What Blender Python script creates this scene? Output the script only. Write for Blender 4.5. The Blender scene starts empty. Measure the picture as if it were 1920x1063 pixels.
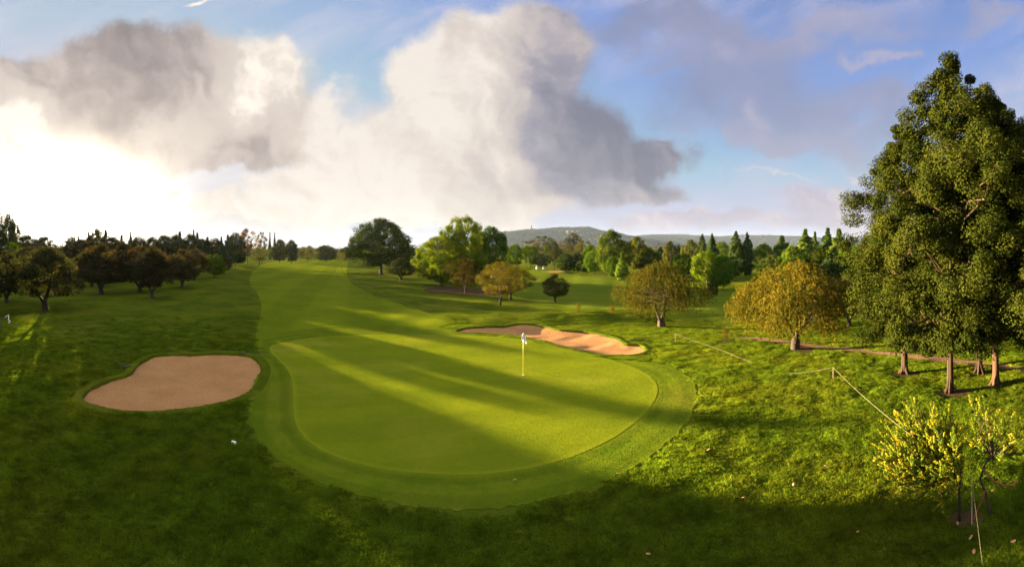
import bpy, math, random
import numpy as np
from mathutils import Vector
from mathutils.geometry import delaunay_2d_cdt

S = bpy.context.scene
COL = S.collection
R = math.radians

# ------------------------------------------------------------------ camera
F = 860.0            # pixels per radian of the stitched panorama (1920 px wide)
YH = 468.0           # horizon row
HC = 6.6             # camera height, metres
cam = bpy.data.cameras.new('camera')
cam.type = 'PANO'
cam.panorama_type = 'CENTRAL_CYLINDRICAL'
cam.central_cylindrical_radius = 1.0
cam.central_cylindrical_range_u_min = -960.0 / F
cam.central_cylindrical_range_u_max = 960.0 / F
cam.central_cylindrical_range_v_min = -(1063 - YH) / F
cam.central_cylindrical_range_v_max = YH / F
cam.lens = 16.1
cam.clip_start = 0.05
cam.clip_end = 30000
camo = bpy.data.objects.new('camera', cam)
camo.location = (0, 0, HC)
camo.rotation_euler = (R(90), 0, 0)
COL.objects.link(camo)
S.camera = camo

# ------------------------------------------------------------------ sun, exposure
SUN_AZ = -0.955      # radians clockwise from the view axis (+Y)
SUN_EL = R(5.15)
EXPOSURE = 3.8
sd = Vector((math.sin(SUN_AZ) * math.cos(SUN_EL), math.cos(SUN_AZ) * math.cos(SUN_EL), math.sin(SUN_EL)))
sl = bpy.data.lights.new('sun', 'SUN')
sl.energy = 5.0
sl.angle = R(0.5)
sl.color = (1.0, 0.76, 0.44)
so = bpy.data.objects.new('sun', sl)
so.rotation_euler = sd.to_track_quat('Z', 'Y').to_euler()
so.location = (-300, 250, 120)
COL.objects.link(so)
S.view_settings.view_transform = 'Standard'
S.view_settings.look = 'None'
S.view_settings.exposure = EXPOSURE
S.view_settings.gamma = 1.0
S.render.engine = 'CYCLES'
S.cycles.use_denoising = True
S.cycles.max_bounces = 6
S.cycles.diffuse_bounces = 3
S.cycles.glossy_bounces = 2
S.cycles.transmission_bounces = 4
S.cycles.transparent_max_bounces = 8
S.cycles.volume_bounces = 1
S.cycles.sample_clamp_indirect = 6


# ------------------------------------------------------------------ node maths
class NT:
    """tiny expression builder over a node tree"""
    def __init__(s, tree):
        s.t = tree
    def new(s, typ, **kw):
        n = s.t.nodes.new(typ)
        for k, v in kw.items():
            setattr(n, k, v)
        return n
    def put(s, sock, v):
        if isinstance(v, bpy.types.NodeSocket):
            s.t.links.new(v, sock)
        else:
            if sock.type == 'RGBA' and isinstance(v, (tuple, list)) and len(v) == 3:
                v = (*v, 1)
            sock.default_value = v
    def m(s, op, a, b=None, c=None, clamp=False):
        n = s.new('ShaderNodeMath', operation=op, use_clamp=clamp)
        s.put(n.inputs[0], a)
        if b is not None: s.put(n.inputs[1], b)
        if c is not None: s.put(n.inputs[2], c)
        return n.outputs[0]
    def v(s, op, a, b=None, scale=None):
        n = s.new('ShaderNodeVectorMath', operation=op)
        s.put(n.inputs[0], a)
        if b is not None: s.put(n.inputs[1], b)
        if scale is not None: s.put(n.inputs['Scale'], scale)
        return n.outputs['Value'] if op in ('DOT_PRODUCT', 'LENGTH') else n.outputs[0]
    def add(s, a, b): return s.m('ADD', a, b)
    def sub(s, a, b): return s.m('SUBTRACT', a, b)
    def mul(s, a, b, clamp=False): return s.m('MULTIPLY', a, b, clamp=clamp)
    def ss(s, x, lo, hi, a=0.0, b=1.0):
        n = s.new('ShaderNodeMapRange', interpolation_type='SMOOTHSTEP')
        s.put(n.inputs[0], x); s.put(n.inputs[1], lo); s.put(n.inputs[2], hi); s.put(n.inputs[3], a); s.put(n.inputs[4], b)
        return n.outputs[0]
    def lin(s, x, lo, hi, a=0.0, b=1.0):
        n = s.new('ShaderNodeMapRange')
        s.put(n.inputs[0], x); s.put(n.inputs[1], lo); s.put(n.inputs[2], hi); s.put(n.inputs[3], a); s.put(n.inputs[4], b)
        return n.outputs[0]
    def mix(s, f, a, b, blend='MIX'):
        n = s.new('ShaderNodeMix', data_type='RGBA', blend_type=blend)
        s.put(n.inputs[0], f); s.put(n.inputs[6], a); s.put(n.inputs[7], b)
        return n.outputs[2]
    def noise(s, vec, scale, detail=3, rough=0.5, dist=0.0, color=False):
        n = s.new('ShaderNodeTexNoise')
        s.put(n.inputs['Vector'], vec); n.inputs['Scale'].default_value = scale
        n.inputs['Detail'].default_value = detail; n.inputs['Roughness'].default_value = rough
        n.inputs['Distortion'].default_value = dist
        return n.outputs['Color'] if color else n.outputs['Fac']
    def xyz(s, x, y, z=0.0):
        n = s.new('ShaderNodeCombineXYZ')
        s.put(n.inputs[0], x); s.put(n.inputs[1], y); s.put(n.inputs[2], z)
        return n.outputs[0]
    def sep(s, v):
        n = s.new('ShaderNodeSeparateXYZ'); s.put(n.inputs[0], v)
        return n.outputs

# ------------------------------------------------------------------ sky: Nishita air with clouds laid out by compass direction
def build_sky():
    w = bpy.data.worlds.new('World'); S.world = w
    w.use_nodes = True
    t = w.node_tree; t.nodes.clear(); n = NT(t)
    out = n.new('ShaderNodeOutputWorld'); bg = n.new('ShaderNodeBackground')
    t.links.new(bg.outputs[0], out.inputs[0])
    K = 1.0 / 2 ** EXPOSURE                      # cloud brightness is written as seen, then taken back to scene units
    d = n.v('NORMALIZE', n.new('ShaderNodeTexCoord').outputs['Generated'])
    X, Y, Z = n.sep(d)
    u = n.m('ARCTAN2', X, Y)
    hyp = n.m('SQRT', n.add(n.mul(X, X), n.mul(Y, Y)))
    v = n.m('DIVIDE', Z, n.m('MAXIMUM', hyp, 0.02))
    v = n.m('MINIMUM', v, 3.0)
    P = n.xyz(u, v, 0)
    sky = n.new('ShaderNodeTexSky', sky_type='NISHITA', sun_disc=False)
    sky.sun_elevation = SUN_EL; sky.sun_rotation = SUN_AZ
    sky.air_density = 1.0; sky.dust_density = 0.6; sky.ozone_density = 2.5; sky.altitude = 1500
    base = n.v('SCALE', sky.outputs[0], scale=0.05)
    base = n.v('MULTIPLY', base, (0.56, 0.50, 0.63))
    base = n.v('MINIMUM', base, (0.52 * K, 0.56 * K, 0.74 * K))

    sv = math.tan(SUN_EL)
    du = n.sub(u, SUN_AZ); dv = n.sub(v, sv)
    r2 = n.add(n.mul(du, du), n.mul(n.mul(dv, dv), 2.2))
    glow = n.m('EXPONENT', n.mul(r2, -14.0))     # tight, near the sun
    wide = n.m('EXPONENT', n.mul(r2, -2.1))      # the wide warm veil
    # low veil near horizon
    low = n.m('EXPONENT', n.mul(n.m('MAXIMUM', v, 0.0), -11.0))
    veil = n.m('MINIMUM', n.add(n.mul(wide, 0.60), n.mul(low, 0.24)), 1.0)
    # broad veil density modulated by soft noise
    veil_c = n.mix(wide, tuple(c * K for c in (0.50, 0.50, 0.60)), tuple(c * K for c in (0.78, 0.72, 0.68)))
    base = n.mix(0.20, base, (0.46 * K, 0.46 * K, 0.58 * K))
    c0 = n.mix(veil, base, veil_c)

    # thin high streaks
    ps = n.v('ADD', n.v('MULTIPLY', P, (1.0, 2.6, 1.0)), n.v('SCALE', P, scale=0.0))
    rot = n.new('ShaderNodeVectorRotate', rotation_type='Z_AXIS'); n.put(rot.inputs['Vector'], P); rot.inputs['Angle'].default_value = R(-20)
    ps = n.v('MULTIPLY', rot.outputs[0], (1.0, 2.7, 1.0))
    st = n.noise(ps, 2.6, 8, 0.62, 0.6)
    st2 = n.noise(ps, 0.9, 3, 0.5)
    streak = n.mul(n.ss(st, 0.40, 0.72), n.ss(st2, 0.34, 0.58))
    streak_c = n.mix(wide, tuple(c * K for c in (0.56, 0.55, 0.72)), tuple(c * K for c in (1.0, 0.93, 0.86)))
    c1 = n.mix(n.mul(streak, 0.8), c0, streak_c)

    def px(x, y): return ((x - 960) / F, (YH - y) / F)
    # domain warp makes the billows
    wa = n.noise(P, 3.2, 9, 0.56, color=True)
    wb = n.noise(P, 11.0, 7, 0.6, color=True)
    def warp(amp_a, amp_b):
        a = n.v('SCALE', n.v('SUBTRACT', wa, (0.5, 0.5, 0.5)), scale=amp_a)
        b = n.v('SCALE', n.v('SUBTRACT', wb, (0.5, 0.5, 0.5)), scale=amp_b)
        return n.v('MULTIPLY', n.v('ADD', n.v('ADD', P, a), b), (1, 1, 0))

    def field(Pw, blobs):
        """blobs: (x, y, rx, ry, tone). Returns the density field and the blended tone."""
        Fs = Gs = None
        for (x, y, rx, ry, g) in blobs:
            cu, cv = px(x, y)
            q = n.v('MULTIPLY', n.v('SUBTRACT', Pw, (cu, cv, 0)), (F / rx, F / ry, 0))
            e = n.m('EXPONENT', n.mul(n.v('DOT_PRODUCT', q, q), -1.1))
            Fs = e if Fs is None else n.add(Fs, e)
            ge = n.mul(e, g)
            Gs = ge if Gs is None else n.add(Gs, ge)
        return Fs, n.m('DIVIDE', Gs, n.m('MAXIMUM', Fs, 0.02))

    # relief of the billows, seen against the sun side
    Pc = n.v('ADD', P, n.v('SCALE', n.v('SUBTRACT', wa, (0.5, 0.5, 0.5)), scale=0.25))
    L = Vector((-0.75, -0.45, 0)).normalized() * 0.022
    n0 = n.noise(Pc, 4.5, 8, 0.5)
    n1 = n.noise(n.v('ADD', Pc, tuple(L)), 4.5, 8, 0.5)
    relief = n.sub(n0, n1)

    def layer(c_in, Pw, blobs, lo, hi, ramp, opac=1.0, rel=1.6, tn=0.5):
        Fs, g = field(Pw, blobs)
        a = n.mul(n.ss(Fs, lo, hi), opac)
        g = n.add(g, n.mul(relief, rel))
        g = n.add(g, n.mul(n.sub(n0, 0.5), tn))
        cr = n.new('ShaderNodeValToRGB')
        el = cr.color_ramp.elements
        while len(el) < len(ramp): el.new(0.5)
        for e, (p, c) in zip(el, ramp):
            e.position = p; e.color = (c[0] * K, c[1] * K, c[2] * K, 1)
        n.put(cr.inputs[0], g)
        return n.mix(a, c_in, cr.outputs[0])

    SOFT = [(0.0, (0.20, 0.23, 0.36)), (0.45, (0.33, 0.33, 0.46)), (0.8, (0.52, 0.46, 0.55)), (1.0, (0.80, 0.70, 0.70))]
    CUM = [(0.0, (0.20, 0.20, 0.27)), (0.3, (0.35, 0.33, 0.39)), (0.55, (0.58, 0.51, 0.49)), (0.8, (0.74, 0.655, 0.59)), (1.0, (0.90, 0.81, 0.73))]
    WARM = [(0.0, (0.24, 0.195, 0.19)), (0.3, (0.42, 0.35, 0.325)), (0.55, (0.64, 0.545, 0.49)), (0.8, (0.72, 0.63, 0.55)), (1.0, (1.05, 0.94, 0.82))]

    Pa = warp(0.24, 0.085)
    Pb = warp(0.40, 0.12)
    # soft lilac sheets, upper right and along the horizon
    c2 = layer(c1, Pb, [(1310, 60, 150, 60, .30), (1420, 150, 130, 80, .38), (1560, 60, 190, 34, .62), (1530, 210, 120, 46, .45),
                        (1290, 200, 90, 60, .15), (1180, 30, 140, 50, .2), (1480, 265, 190, 26, .62), (1400, 255, 60, 26, .75),
                        (1390, 215, 30, 16, .9), (1240, 130, 60, 22, .5), (1650, 120, 60, 18, .8), (1590, 300, 60, 10, .95), (1430, 335, 90, 6, .95), (1870, 60, 90, 30, .6), (1690, 210, 90, 40, .5), (1340, 110, 34, 26, .95)], 0.2, 1.3, SOFT, 0.72, .6, .3)
    c3 = layer(c2, Pa, [(1545, 370, 110, 32, .82), (1620, 395, 90, 36, .68), (1330, 412, 130, 17, .75), (1470, 425, 170, 14, .8), (1200, 405, 110, 18, .8),
                        (1312, 403, 18, 22, 1.0), (1660, 360, 80, 40, .7), (1820, 400, 160, 30, .7)], 0.22, 0.95, SOFT, 0.85, 1.6, .3)
    # big centre cumulus: bright sunward flank, slate far side
    c4 = layer(c3, Pa, [(905, 60, 95, 70, .93), (830, 110, 95, 60, 1.05), (750, 150, 52, 44, 1.1), (985, 70, 100, 60, .55), (1060, 110, 70, 90, .30),
                        (800, 215, 80, 55, 1.05), (895, 215, 95, 110, .92), (1010, 220, 70, 110, .16), (1110, 250, 100, 60, .05), (1190, 300, 110, 40, .10),
                        (1080, 340, 120, 40, .22), (860, 330, 110, 60, .85), (690, 290, 110, 66, 1.0), (730, 375, 160, 44, 1.0), (960, 395, 120, 30, .80),
                        (610, 190, 50, 40, 1.0), (600, 250, 60, 50, 1.0), (560, 345, 120, 40, .92), (450, 395, 150, 24, .88), (640, 410, 160, 20, .86), (1250, 290, 50, 18, .1), (1220, 360, 80, 20, .35), (930, 300, 50, 60, .75)], 0.30, 0.98, CUM, 0.95, 1.9, .42)
    # left cloud: thick brown-grey body with burning edges
    c5 = layer(c4, Pa, [(230, 95, 150, 50, .12), (120, 130, 120, 50, .50), (320, 140, 100, 60, .30), (40, 225, 110, 70, 1.0), (150, 200, 60, 30, .75), (240, 200, 120, 40, .26),
                        (400, 170, 60, 80, .36), (490, 130, 70, 60, .95), (540, 200, 60, 70, .62), (447, 205, 34, 50, 1.25), (370, 235, 60, 40, .62), (285, 245, 60, 18, .95),
                        (200, 270, 90, 44, .26), (330, 285, 80, 28, .66), (500, 275, 90, 40, .30), (430, 300, 90, 30, .50), (110, 262, 50, 34, .8),
                        (20, 140, 80, 40, .5)], 0.30, 0.95, WARM, 0.92, 1.7, .8)
    c6 = layer(c5, Pa, [(328, 350, 30, 22, .35), (15, 368, 42, 17, .30), (400, 20, 36, 12, .95)], 0.40, 0.9, WARM, 0.9, 1.2, .3)
    low2 = layer(c6, Pb, [(420, 432, 150, 9, .55), (560, 440, 120, 8, .5), (90, 415, 60, 6, .6)], 0.35, 1.0, WARM, 0.5, .6, .2)
    # sun glare in the air over everything
    glare = n.v('SCALE', (1.0 * K, 0.86 * K, 0.62 * K), scale=n.add(n.mul(n.m('EXPONENT', n.mul(r2, -62.0)), 9.0), n.mul(n.m('EXPONENT', n.mul(r2, -9.0)), 0.20)))
    c7 = n.v('ADD', low2, glare)
    # added bright cloud fill, out of view overhead and behind, to lift ambient light
    fill_sky = n.m('MAXIMUM', n.ss(v, 0.75, 1.5), n.ss(n.m('ABSOLUTE', u), 1.35, 1.9))
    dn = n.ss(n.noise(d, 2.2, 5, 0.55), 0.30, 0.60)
    c7 = n.mix(n.mul(fill_sky, n.lin(dn, 0, 1, 0.35, 1.0)), c7, (1.18 * K, 1.21 * K, 1.18 * K))
    # below the horizon: dull ground haze
    c8 = n.mix(n.ss(v, -0.03, 0.0), (0.06, 0.06, 0.05), c7)
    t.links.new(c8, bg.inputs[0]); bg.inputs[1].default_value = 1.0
    w.cycles.sampling_method = 'MANUAL'; w.cycles.sample_map_resolution = 512
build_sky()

# ------------------------------------------------------------------ helpers for objects
def tag(o, label=None, cat=None, group=None, kind=None):
    if label: o['label'] = label
    if cat: o['category'] = cat
    if group: o['group'] = group
    if kind: o['kind'] = kind
    return o

def mesh(name, V, Fc, mat=None, smooth=False, tint=None):
    V = np.asarray(V, dtype=np.float32).reshape(-1, 3)
    me = bpy.data.meshes.new(name)
    if isinstance(Fc, np.ndarray):
        k = Fc.shape[1]; nf = Fc.shape[0]
        me.vertices.add(len(V)); me.vertices.foreach_set('co', V.ravel())
        me.loops.add(nf * k); me.loops.foreach_set('vertex_index', Fc.astype(np.int32).ravel())
        me.polygons.add(nf)
        me.polygons.foreach_set('loop_start', np.arange(0, nf * k, k, dtype=np.int32))
        me.polygons.foreach_set('loop_total', np.full(nf, k, dtype=np.int32))
    else:
        me.from_pydata([tuple(map(float, p)) for p in V], [], [tuple(int(i) for i in f) for f in Fc])
    if smooth:
        me.polygons.foreach_set('use_smooth', np.ones(len(me.polygons), dtype=bool))
    if tint is not None:
        a = me.attributes.new('tint', 'FLOAT', 'FACE')
        a.data.foreach_set('value', np.asarray(tint, dtype=np.float32))
    me.update(); me.validate()
    if mat: me.materials.append(mat)
    return me

def link(name, me, parent=None, loc=(0, 0, 0)):
    o = bpy.data.objects.new(name, me); COL.objects.link(o)
    o.location = loc
    if parent: o.parent = parent
    return o

def empty(name, loc, rz=0.0, sc=(1, 1, 1)):
    o = bpy.data.objects.new(name, None); COL.objects.link(o)
    o.empty_display_size = 0.3
    o.location = loc; o.rotation_euler = (0, 0, rz); o.scale = sc
    return o

class MB:
    """collects simple solids into one mesh"""
    def __init__(s): s.V = []; s.F = []
    def add(s, V, Fc):
        b = len(s.V); s.V.extend(list(map(tuple, V))); s.F.extend([tuple(i + b for i in f) for f in Fc]); return s
    def box(s, c, h, rz=0.0):
        cx, cy, cz = c; hx, hy, hz = h; ca, sa = math.cos(rz), math.sin(rz)
        v = []
        for z in (-hz, hz):
            for (x, y) in ((-hx, -hy), (hx, -hy), (hx, hy), (-hx, hy)):
                v.append((cx + x * ca - y * sa, cy + x * sa + y * ca, cz + z))
        return s.add(v, [(3, 2, 1, 0), (4, 5, 6, 7), (0, 1, 5, 4), (1, 2, 6, 5), (2, 3, 7, 6), (3, 0, 4, 7)])
    def tube(s, pts, rad, n=8, cap=True, bark=0.0, rng=None):
        pts = [Vector(p) for p in pts]
        if not hasattr(rad, '__len__'): rad = [rad] * len(pts)
        up = Vector((0.13, 0.21, 0.97)); V = []; Fc = []
        t0 = (pts[1] - pts[0]).normalized()
        a = t0.cross(up)
        if a.length < 1e-3: a = t0.cross(Vector((1, 0, 0)))
        a.normalize()
        for i, p in enumerate(pts):
            t = (pts[min(i + 1, len(pts) - 1)] - pts[max(i - 1, 0)]).normalized()
            a = (a - t * a.dot(t)).normalized(); b = t.cross(a)
            for k in range(n):
                th = 2 * math.pi * k / n
                r = rad[i] * (1 + (rng.uniform(-bark, bark) if rng else 0))
                V.append(p + a * (math.cos(th) * r) + b * (math.sin(th) * r))
        for i in range(len(pts) - 1):
            for k in range(n):
                Fc.append((i * n + k, i * n + (k + 1) % n, (i + 1) * n + (k + 1) % n, (i + 1) * n + k))
        if cap:
            Fc.append(tuple(range(n))[::-1]); Fc.append(tuple((len(pts) - 1) * n + k for k in range(n)))
        return s.add(V, Fc)
    def build(s, name, mat, parent=None, smooth=False, loc=(0, 0, 0)):
        return link(name, mesh(name, s.V, s.F, mat, smooth), parent, loc)
    def mesh(s, name, mat, smooth=False): return mesh(name, s.V, s.F, mat, smooth)

# ------------------------------------------------------------------ materials
def new_mat(name):
    m = bpy.data.materials.new(name); m.use_nodes = True
    m.node_tree.nodes.clear()
    n = NT(m.node_tree)
    out = n.new('ShaderNodeOutputMaterial')
    return m, n, out

def mat_turf(name, ca, cb, cc=None, scale=0.6, micro=38.0, k=5.0, trans=0.0, bump=0.0, bscale=5.0, stripes=None, cw=0.5, rings=None, rake=0.0):
    """grass surface: upright blades catch a low sun, so the shading normal is tipped about at blade size"""
    m, n, out = new_mat(name)
    pos = n.new('ShaderNodeNewGeometry').outputs['Position']
    nrm = n.new('ShaderNodeNewGeometry').outputs['Normal']
    a = n.noise(pos, scale, 6, 0.62)
    b = n.noise(pos, scale * 9, 4, 0.6)
    f = n.ss(n.add(n.mul(a, 0.75), n.mul(b, 0.25)), 0.36, 0.64)
    c = n.mix(f, ca, cb)
    if cc:
        g = n.ss(n.noise(pos, scale * 0.35, 5, 0.6, 0.5), 0.50, 0.68)
        c = n.mix(n.mul(g, cw), c, cc)
    if stripes:
        ang, period, amt = stripes
        d = n.v('DOT_PRODUCT', pos, (math.cos(ang), math.sin(ang), 0))
        wv = n.m('SINE', n.add(n.mul(d, 2 * math.pi / period), n.mul(a, 0.8)))
        c = n.mix(n.mul(n.ss(wv, -0.35, 0.35), amt), c, (ca[0] * .45, ca[1] * .55, ca[2] * .5))
    if rings:
        period, amt = rings
        at = n.new('ShaderNodeAttribute'); at.attribute_name = 'edge'
        wv = n.m('SINE', n.mul(n.add(at.outputs['Fac'], n.mul(n.sub(a, 0.5), 0.5)), 2 * math.pi / period))
        c = n.mix(n.mul(n.ss(wv, -0.5, 0.5), amt), c, (ca[0] * .45, ca[1] * .55, ca[2] * .5))
        rim = n.ss(at.outputs['Fac'], 0.0, 0.30, 1.0, 0.0)
        c = n.mix(n.mul(rim, 0.5), c, (cb[0] * 1.25, cb[1] * 1.2, cb[2] * 1.3))
    fine = n.noise(pos, micro, 2, 0.7, color=True)
    c = n.mix(n.ss(n.sep(fine)[2], 0.2, 0.8, 0, 0.6), n.v('SCALE', c, scale=1.25), n.v('SCALE', c, scale=0.5))
    t = n.v('SCALE', n.v('MULTIPLY', n.v('SUBTRACT', fine, (0.5, 0.5, 0.5)), (1, 1, 0.0)), scale=k)
    if bump:
        bn = n.new('ShaderNodeBump'); bn.inputs['Strength'].default_value = 1.0; bn.inputs['Distance'].default_value = bump
        hgt = n.add(n.noise(pos, bscale, 5, 0.65), n.mul(n.noise(pos, bscale * 0.3, 3, 0.5), 1.4))
        if rake:
            wv_ = n.new('ShaderNodeTexWave'); wv_.wave_type = 'BANDS'; n.put(wv_.inputs['Vector'], pos)
            wv_.inputs['Scale'].default_value = 2.6; wv_.inputs['Distortion'].default_value = 9.0; wv_.inputs['Detail'].default_value = 2; wv_.inputs['Detail Scale'].default_value = 0.35
            hgt = n.add(hgt, n.mul(wv_.outputs['Fac'], rake))
        n.put(bn.inputs['Height'], hgt)
        nrm = bn.outputs[0]
    nn = n.v('NORMALIZE', n.v('ADD', nrm, t))
    ds = n.new('ShaderNodeBsdfDiffuse'); n.put(ds.inputs['Color'], c); n.put(ds.inputs['Normal'], nn); ds.inputs['Roughness'].default_value = 0.4
    n.t.links.new(ds.outputs[0], out.inputs[0])
    return m

def mat_leaf(name, ca, cb, cc=None, trans=0.35, gloss=0.0, ccw=0.25, patchy=0.0):
    """thin leaf, lit on one side and glowing through on the other; colour varies from leaf to leaf"""
    m, n, out = new_mat(name)
    at = n.new('ShaderNodeAttribute'); at.attribute_name = 'tint'
    oi = n.new('ShaderNodeObjectInfo')
    tv = at.outputs['Fac']
    c = n.mix(tv, ca, cb)
    if cc:
        c = n.mix(n.ss(tv, 1 - ccw, 1 - ccw + 0.05), c, cc)
    c = n.v('MULTIPLY', c, oi.outputs['Color'])
    if patchy:
        pos = n.new('ShaderNodeNewGeometry').outputs['Position']
        q = n.noise(pos, 1.1, 6, 0.7); q2 = n.noise(n.v('ADD', pos, (31, 7, 0)), 0.22, 4, 0.6)
        c = n.v('SCALE', c, scale=n.lin(q, 0.35, 0.65, 1 - patchy, 1 + patchy))
        c = n.v('MULTIPLY', c, n.mix(n.ss(q2, 0.42, 0.62), (0.90, 1.0, 1.0), (1.12, 1.03, 1.1)))
    d = n.new('ShaderNodeBsdfDiffuse'); n.put(d.inputs['Color'], c)
    tr = n.new('ShaderNodeBsdfTranslucent'); n.put(tr.inputs['Color'], n.v('MULTIPLY', c, (1.25, 1.15, 0.5)))
    mx = n.new('ShaderNodeMixShader'); mx.inputs[0].default_value = trans
    n.t.links.new(d.outputs[0], mx.inputs[1]); n.t.links.new(tr.outputs[0], mx.inputs[2])
    sh = mx.outputs[0]
    if gloss:
        gl = n.new('ShaderNodeBsdfGlossy'); gl.inputs['Roughness'].default_value = 0.42; n.put(gl.inputs['Color'], (0.9, 0.9, 0.85))
        m2 = n.new('ShaderNodeMixShader'); m2.inputs[0].default_value = gloss
        n.t.links.new(sh, m2.inputs[1]); n.t.links.new(gl.outputs[0], m2.inputs[2]); sh = m2.outputs[0]
    n.t.links.new(sh, out.inputs[0])
    return m

def mat_plain(name, ca, cb=None, scale=8.0, rough=0.85, bump=0.0, bscale=30.0, stretch=(1, 1, 1), spec=0.3, metallic=0.0):
    m, n, out = new_mat(name)
    p = n.new('ShaderNodeBsdfPrincipled'); n.put(p.inputs['Roughness'], rough); p.inputs['Metallic'].default_value = metallic
    p.inputs['Specular IOR Level'].default_value = spec
    co = n.v('MULTIPLY', n.new('ShaderNodeTexCoord').outputs['Object'], stretch)
    f = n.noise(co, scale, 6, 0.62)
    n.put(p.inputs['Base Color'], n.mix(n.ss(f, 0.35, 0.65), ca, cb or tuple(x * 0.75 for x in ca)))
    if bump:
        bn = n.new('ShaderNodeBump'); bn.inputs['Distance'].default_value = bump; bn.inputs['Strength'].default_value = 1.0
        n.put(bn.inputs['Height'], n.noise(co, bscale, 6, 0.65)); n.t.links.new(bn.outputs[0], p.inputs['Normal'])
    n.t.links.new(p.outputs[0], out.inputs[0])
    return m

M = {}
M['rough'] = mat_turf('rough_turf', (0.0487, 0.0776, 0.0055), (0.1127, 0.1294, 0.0078), (0.1474, 0.1294, 0.0177), scale=0.22, micro=30, k=7.5, bump=0.15, bscale=3.2, cw=0.45)
M['fairway'] = mat_turf('fairway_turf', (0.1158, 0.1580, 0.0067), (0.1716, 0.2030, 0.0086), (0.2016, 0.2059, 0.0134), scale=0.12, micro=45, k=9.0, bump=0.03, bscale=3, stripes=(R(20), 9.0, 0.22), cw=0.4)
M['fairway2'] = mat_turf('second_fairway_turf', (0.0870, 0.1254, 0.0101), (0.1218, 0.1490, 0.0108), None, scale=0.08, micro=45, k=6.5, bump=0.02, bscale=3, stripes=(R(78), 7.0, 0.16))
M['apron'] = mat_turf('apron_turf', (0.0927, 0.1393, 0.0069), (0.1428, 0.1762, 0.0086), (0.1622, 0.1586, 0.0156), scale=0.5, micro=42, k=9.0, bump=0.04, bscale=6, cw=0.6, rings=(1.15, 0.28))
M['green'] = mat_turf('putting_turf', (0.1502, 0.1897, 0.0086), (0.1871, 0.2184, 0.0096), (0.2231, 0.2298, 0.0192), scale=0.35, micro=60, k=8.5, bump=0.014, bscale=6, stripes=(R(-62), 3.4, 0.16), cw=0.8, rings=(40.0, 0.0))
M['blade'] = mat_leaf('grass_blade', (0.0619, 0.1133, 0.0068), (0.1599, 0.1958, 0.0117), (0.2133, 0.1752, 0.0484), trans=0.45, ccw=0.05, patchy=0.45)
M['sand'] = mat_turf('bunker_sand', (0.3330, 0.1664, 0.0695), (0.3935, 0.2051, 0.0899), (0.2724, 0.1393, 0.0612), scale=0.6, micro=14, k=1.4, bump=0.028, bscale=4.5, rake=0.45)
M['dirt'] = mat_turf('bare_dirt', (0.17, 0.095, 0.055), (0.23, 0.14, 0.08), (0.10, 0.11, 0.03), scale=0.7, micro=30, k=1.5, bump=0.03, bscale=6)
M['mulch'] = mat_turf('mulch', (0.050, 0.036, 0.016), (0.080, 0.050, 0.028), (0.045, 0.07, 0.01), scale=1.2, micro=30, k=1.5, bump=0.03, bscale=9)
M['hill'] = mat_turf('hill_scrub', (0.0064, 0.0115, 0.0136), (0.0153, 0.0204, 0.0204), (0.0319, 0.0255, 0.0231), scale=0.012, micro=0.12, k=2.0, bump=6.0, bscale=0.05, cw=0.6)
M['bark'] = mat_plain('bark', (0.045, 0.028, 0.019), (0.085, 0.056, 0.038), 6, 0.95, 0.02, 14, (1, 1, 0.25))
M['bark_red'] = mat_plain('bark_warm', (0.0112, 0.0064, 0.0032), (0.0600, 0.0304, 0.0136), 22, 0.95, 0.012, 45, (0.8000, 0.8000, 0.0800))
M['bark_dark'] = mat_plain('bark_dark', (0.024, 0.015, 0.011), (0.055, 0.036, 0.025), 6, 0.95, 0.02, 14, (1, 1, 0.25))
M['leaf_big'] = mat_leaf('leaf_big', (0.0086, 0.0155, 0.0026), (0.0370, 0.0421, 0.0047), (0.0774, 0.0447, 0.0103), trans=0.15, ccw=0.04)
M['leaf_dark'] = mat_leaf('leaf_dark', (0.0247, 0.0401, 0.0073), (0.0616, 0.0729, 0.0117), (0.0880, 0.0838, 0.0146), trans=0.28)
M['leaf_lime'] = mat_leaf('leaf_lime', (0.0331, 0.0718, 0.0046), (0.1058, 0.1472, 0.0074), (0.1564, 0.1610, 0.0110), trans=0.32)
M['leaf_gold'] = mat_leaf('leaf_gold', (0.0509, 0.0552, 0.0074), (0.1046, 0.0932, 0.0110), (0.1196, 0.0828, 0.0110), trans=0.35)
M['leaf_willow'] = mat_leaf('leaf_willow', (0.034, 0.044, 0.005), (0.105, 0.092, 0.010), (0.130, 0.085, 0.012), trans=0.3, ccw=0.25)
M['leaf_brown'] = mat_leaf('leaf_brown', (0.0325, 0.0346, 0.0112), (0.0618, 0.0612, 0.0176), (0.0780, 0.0540, 0.0200), trans=0.38)
M['leaf_yellow'] = mat_leaf('leaf_yellow', (0.0492, 0.0972, 0.0079), (0.1553, 0.1943, 0.0120), (0.3209, 0.2720, 0.0199), trans=0.35, ccw=0.45)
M['needle'] = mat_leaf('needle', (0.0252, 0.0474, 0.0113), (0.0612, 0.0842, 0.0162), None, trans=0.15)
M['white'] = mat_plain('white_paint', (0.80, 0.79, 0.76), (0.74, 0.73, 0.70), 5, 0.5)
M['cream'] = mat_plain('cart_paint', (0.40, 0.37, 0.31), (0.34, 0.31, 0.26), 5, 0.6)
M['dark_metal'] = mat_plain('dark_metal', (0.045, 0.042, 0.04), None, 8, 0.5)
M['pole_yellow'] = mat_plain('pole_yellow', (0.75, 0.62, 0.06), (0.70, 0.56, 0.05), 8, 0.4)
M['rope'] = mat_plain('rope', (0.17, 0.15, 0.085), (0.12, 0.11, 0.06), 30, 0.9)
M['rope_far'] = M['rope']
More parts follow.
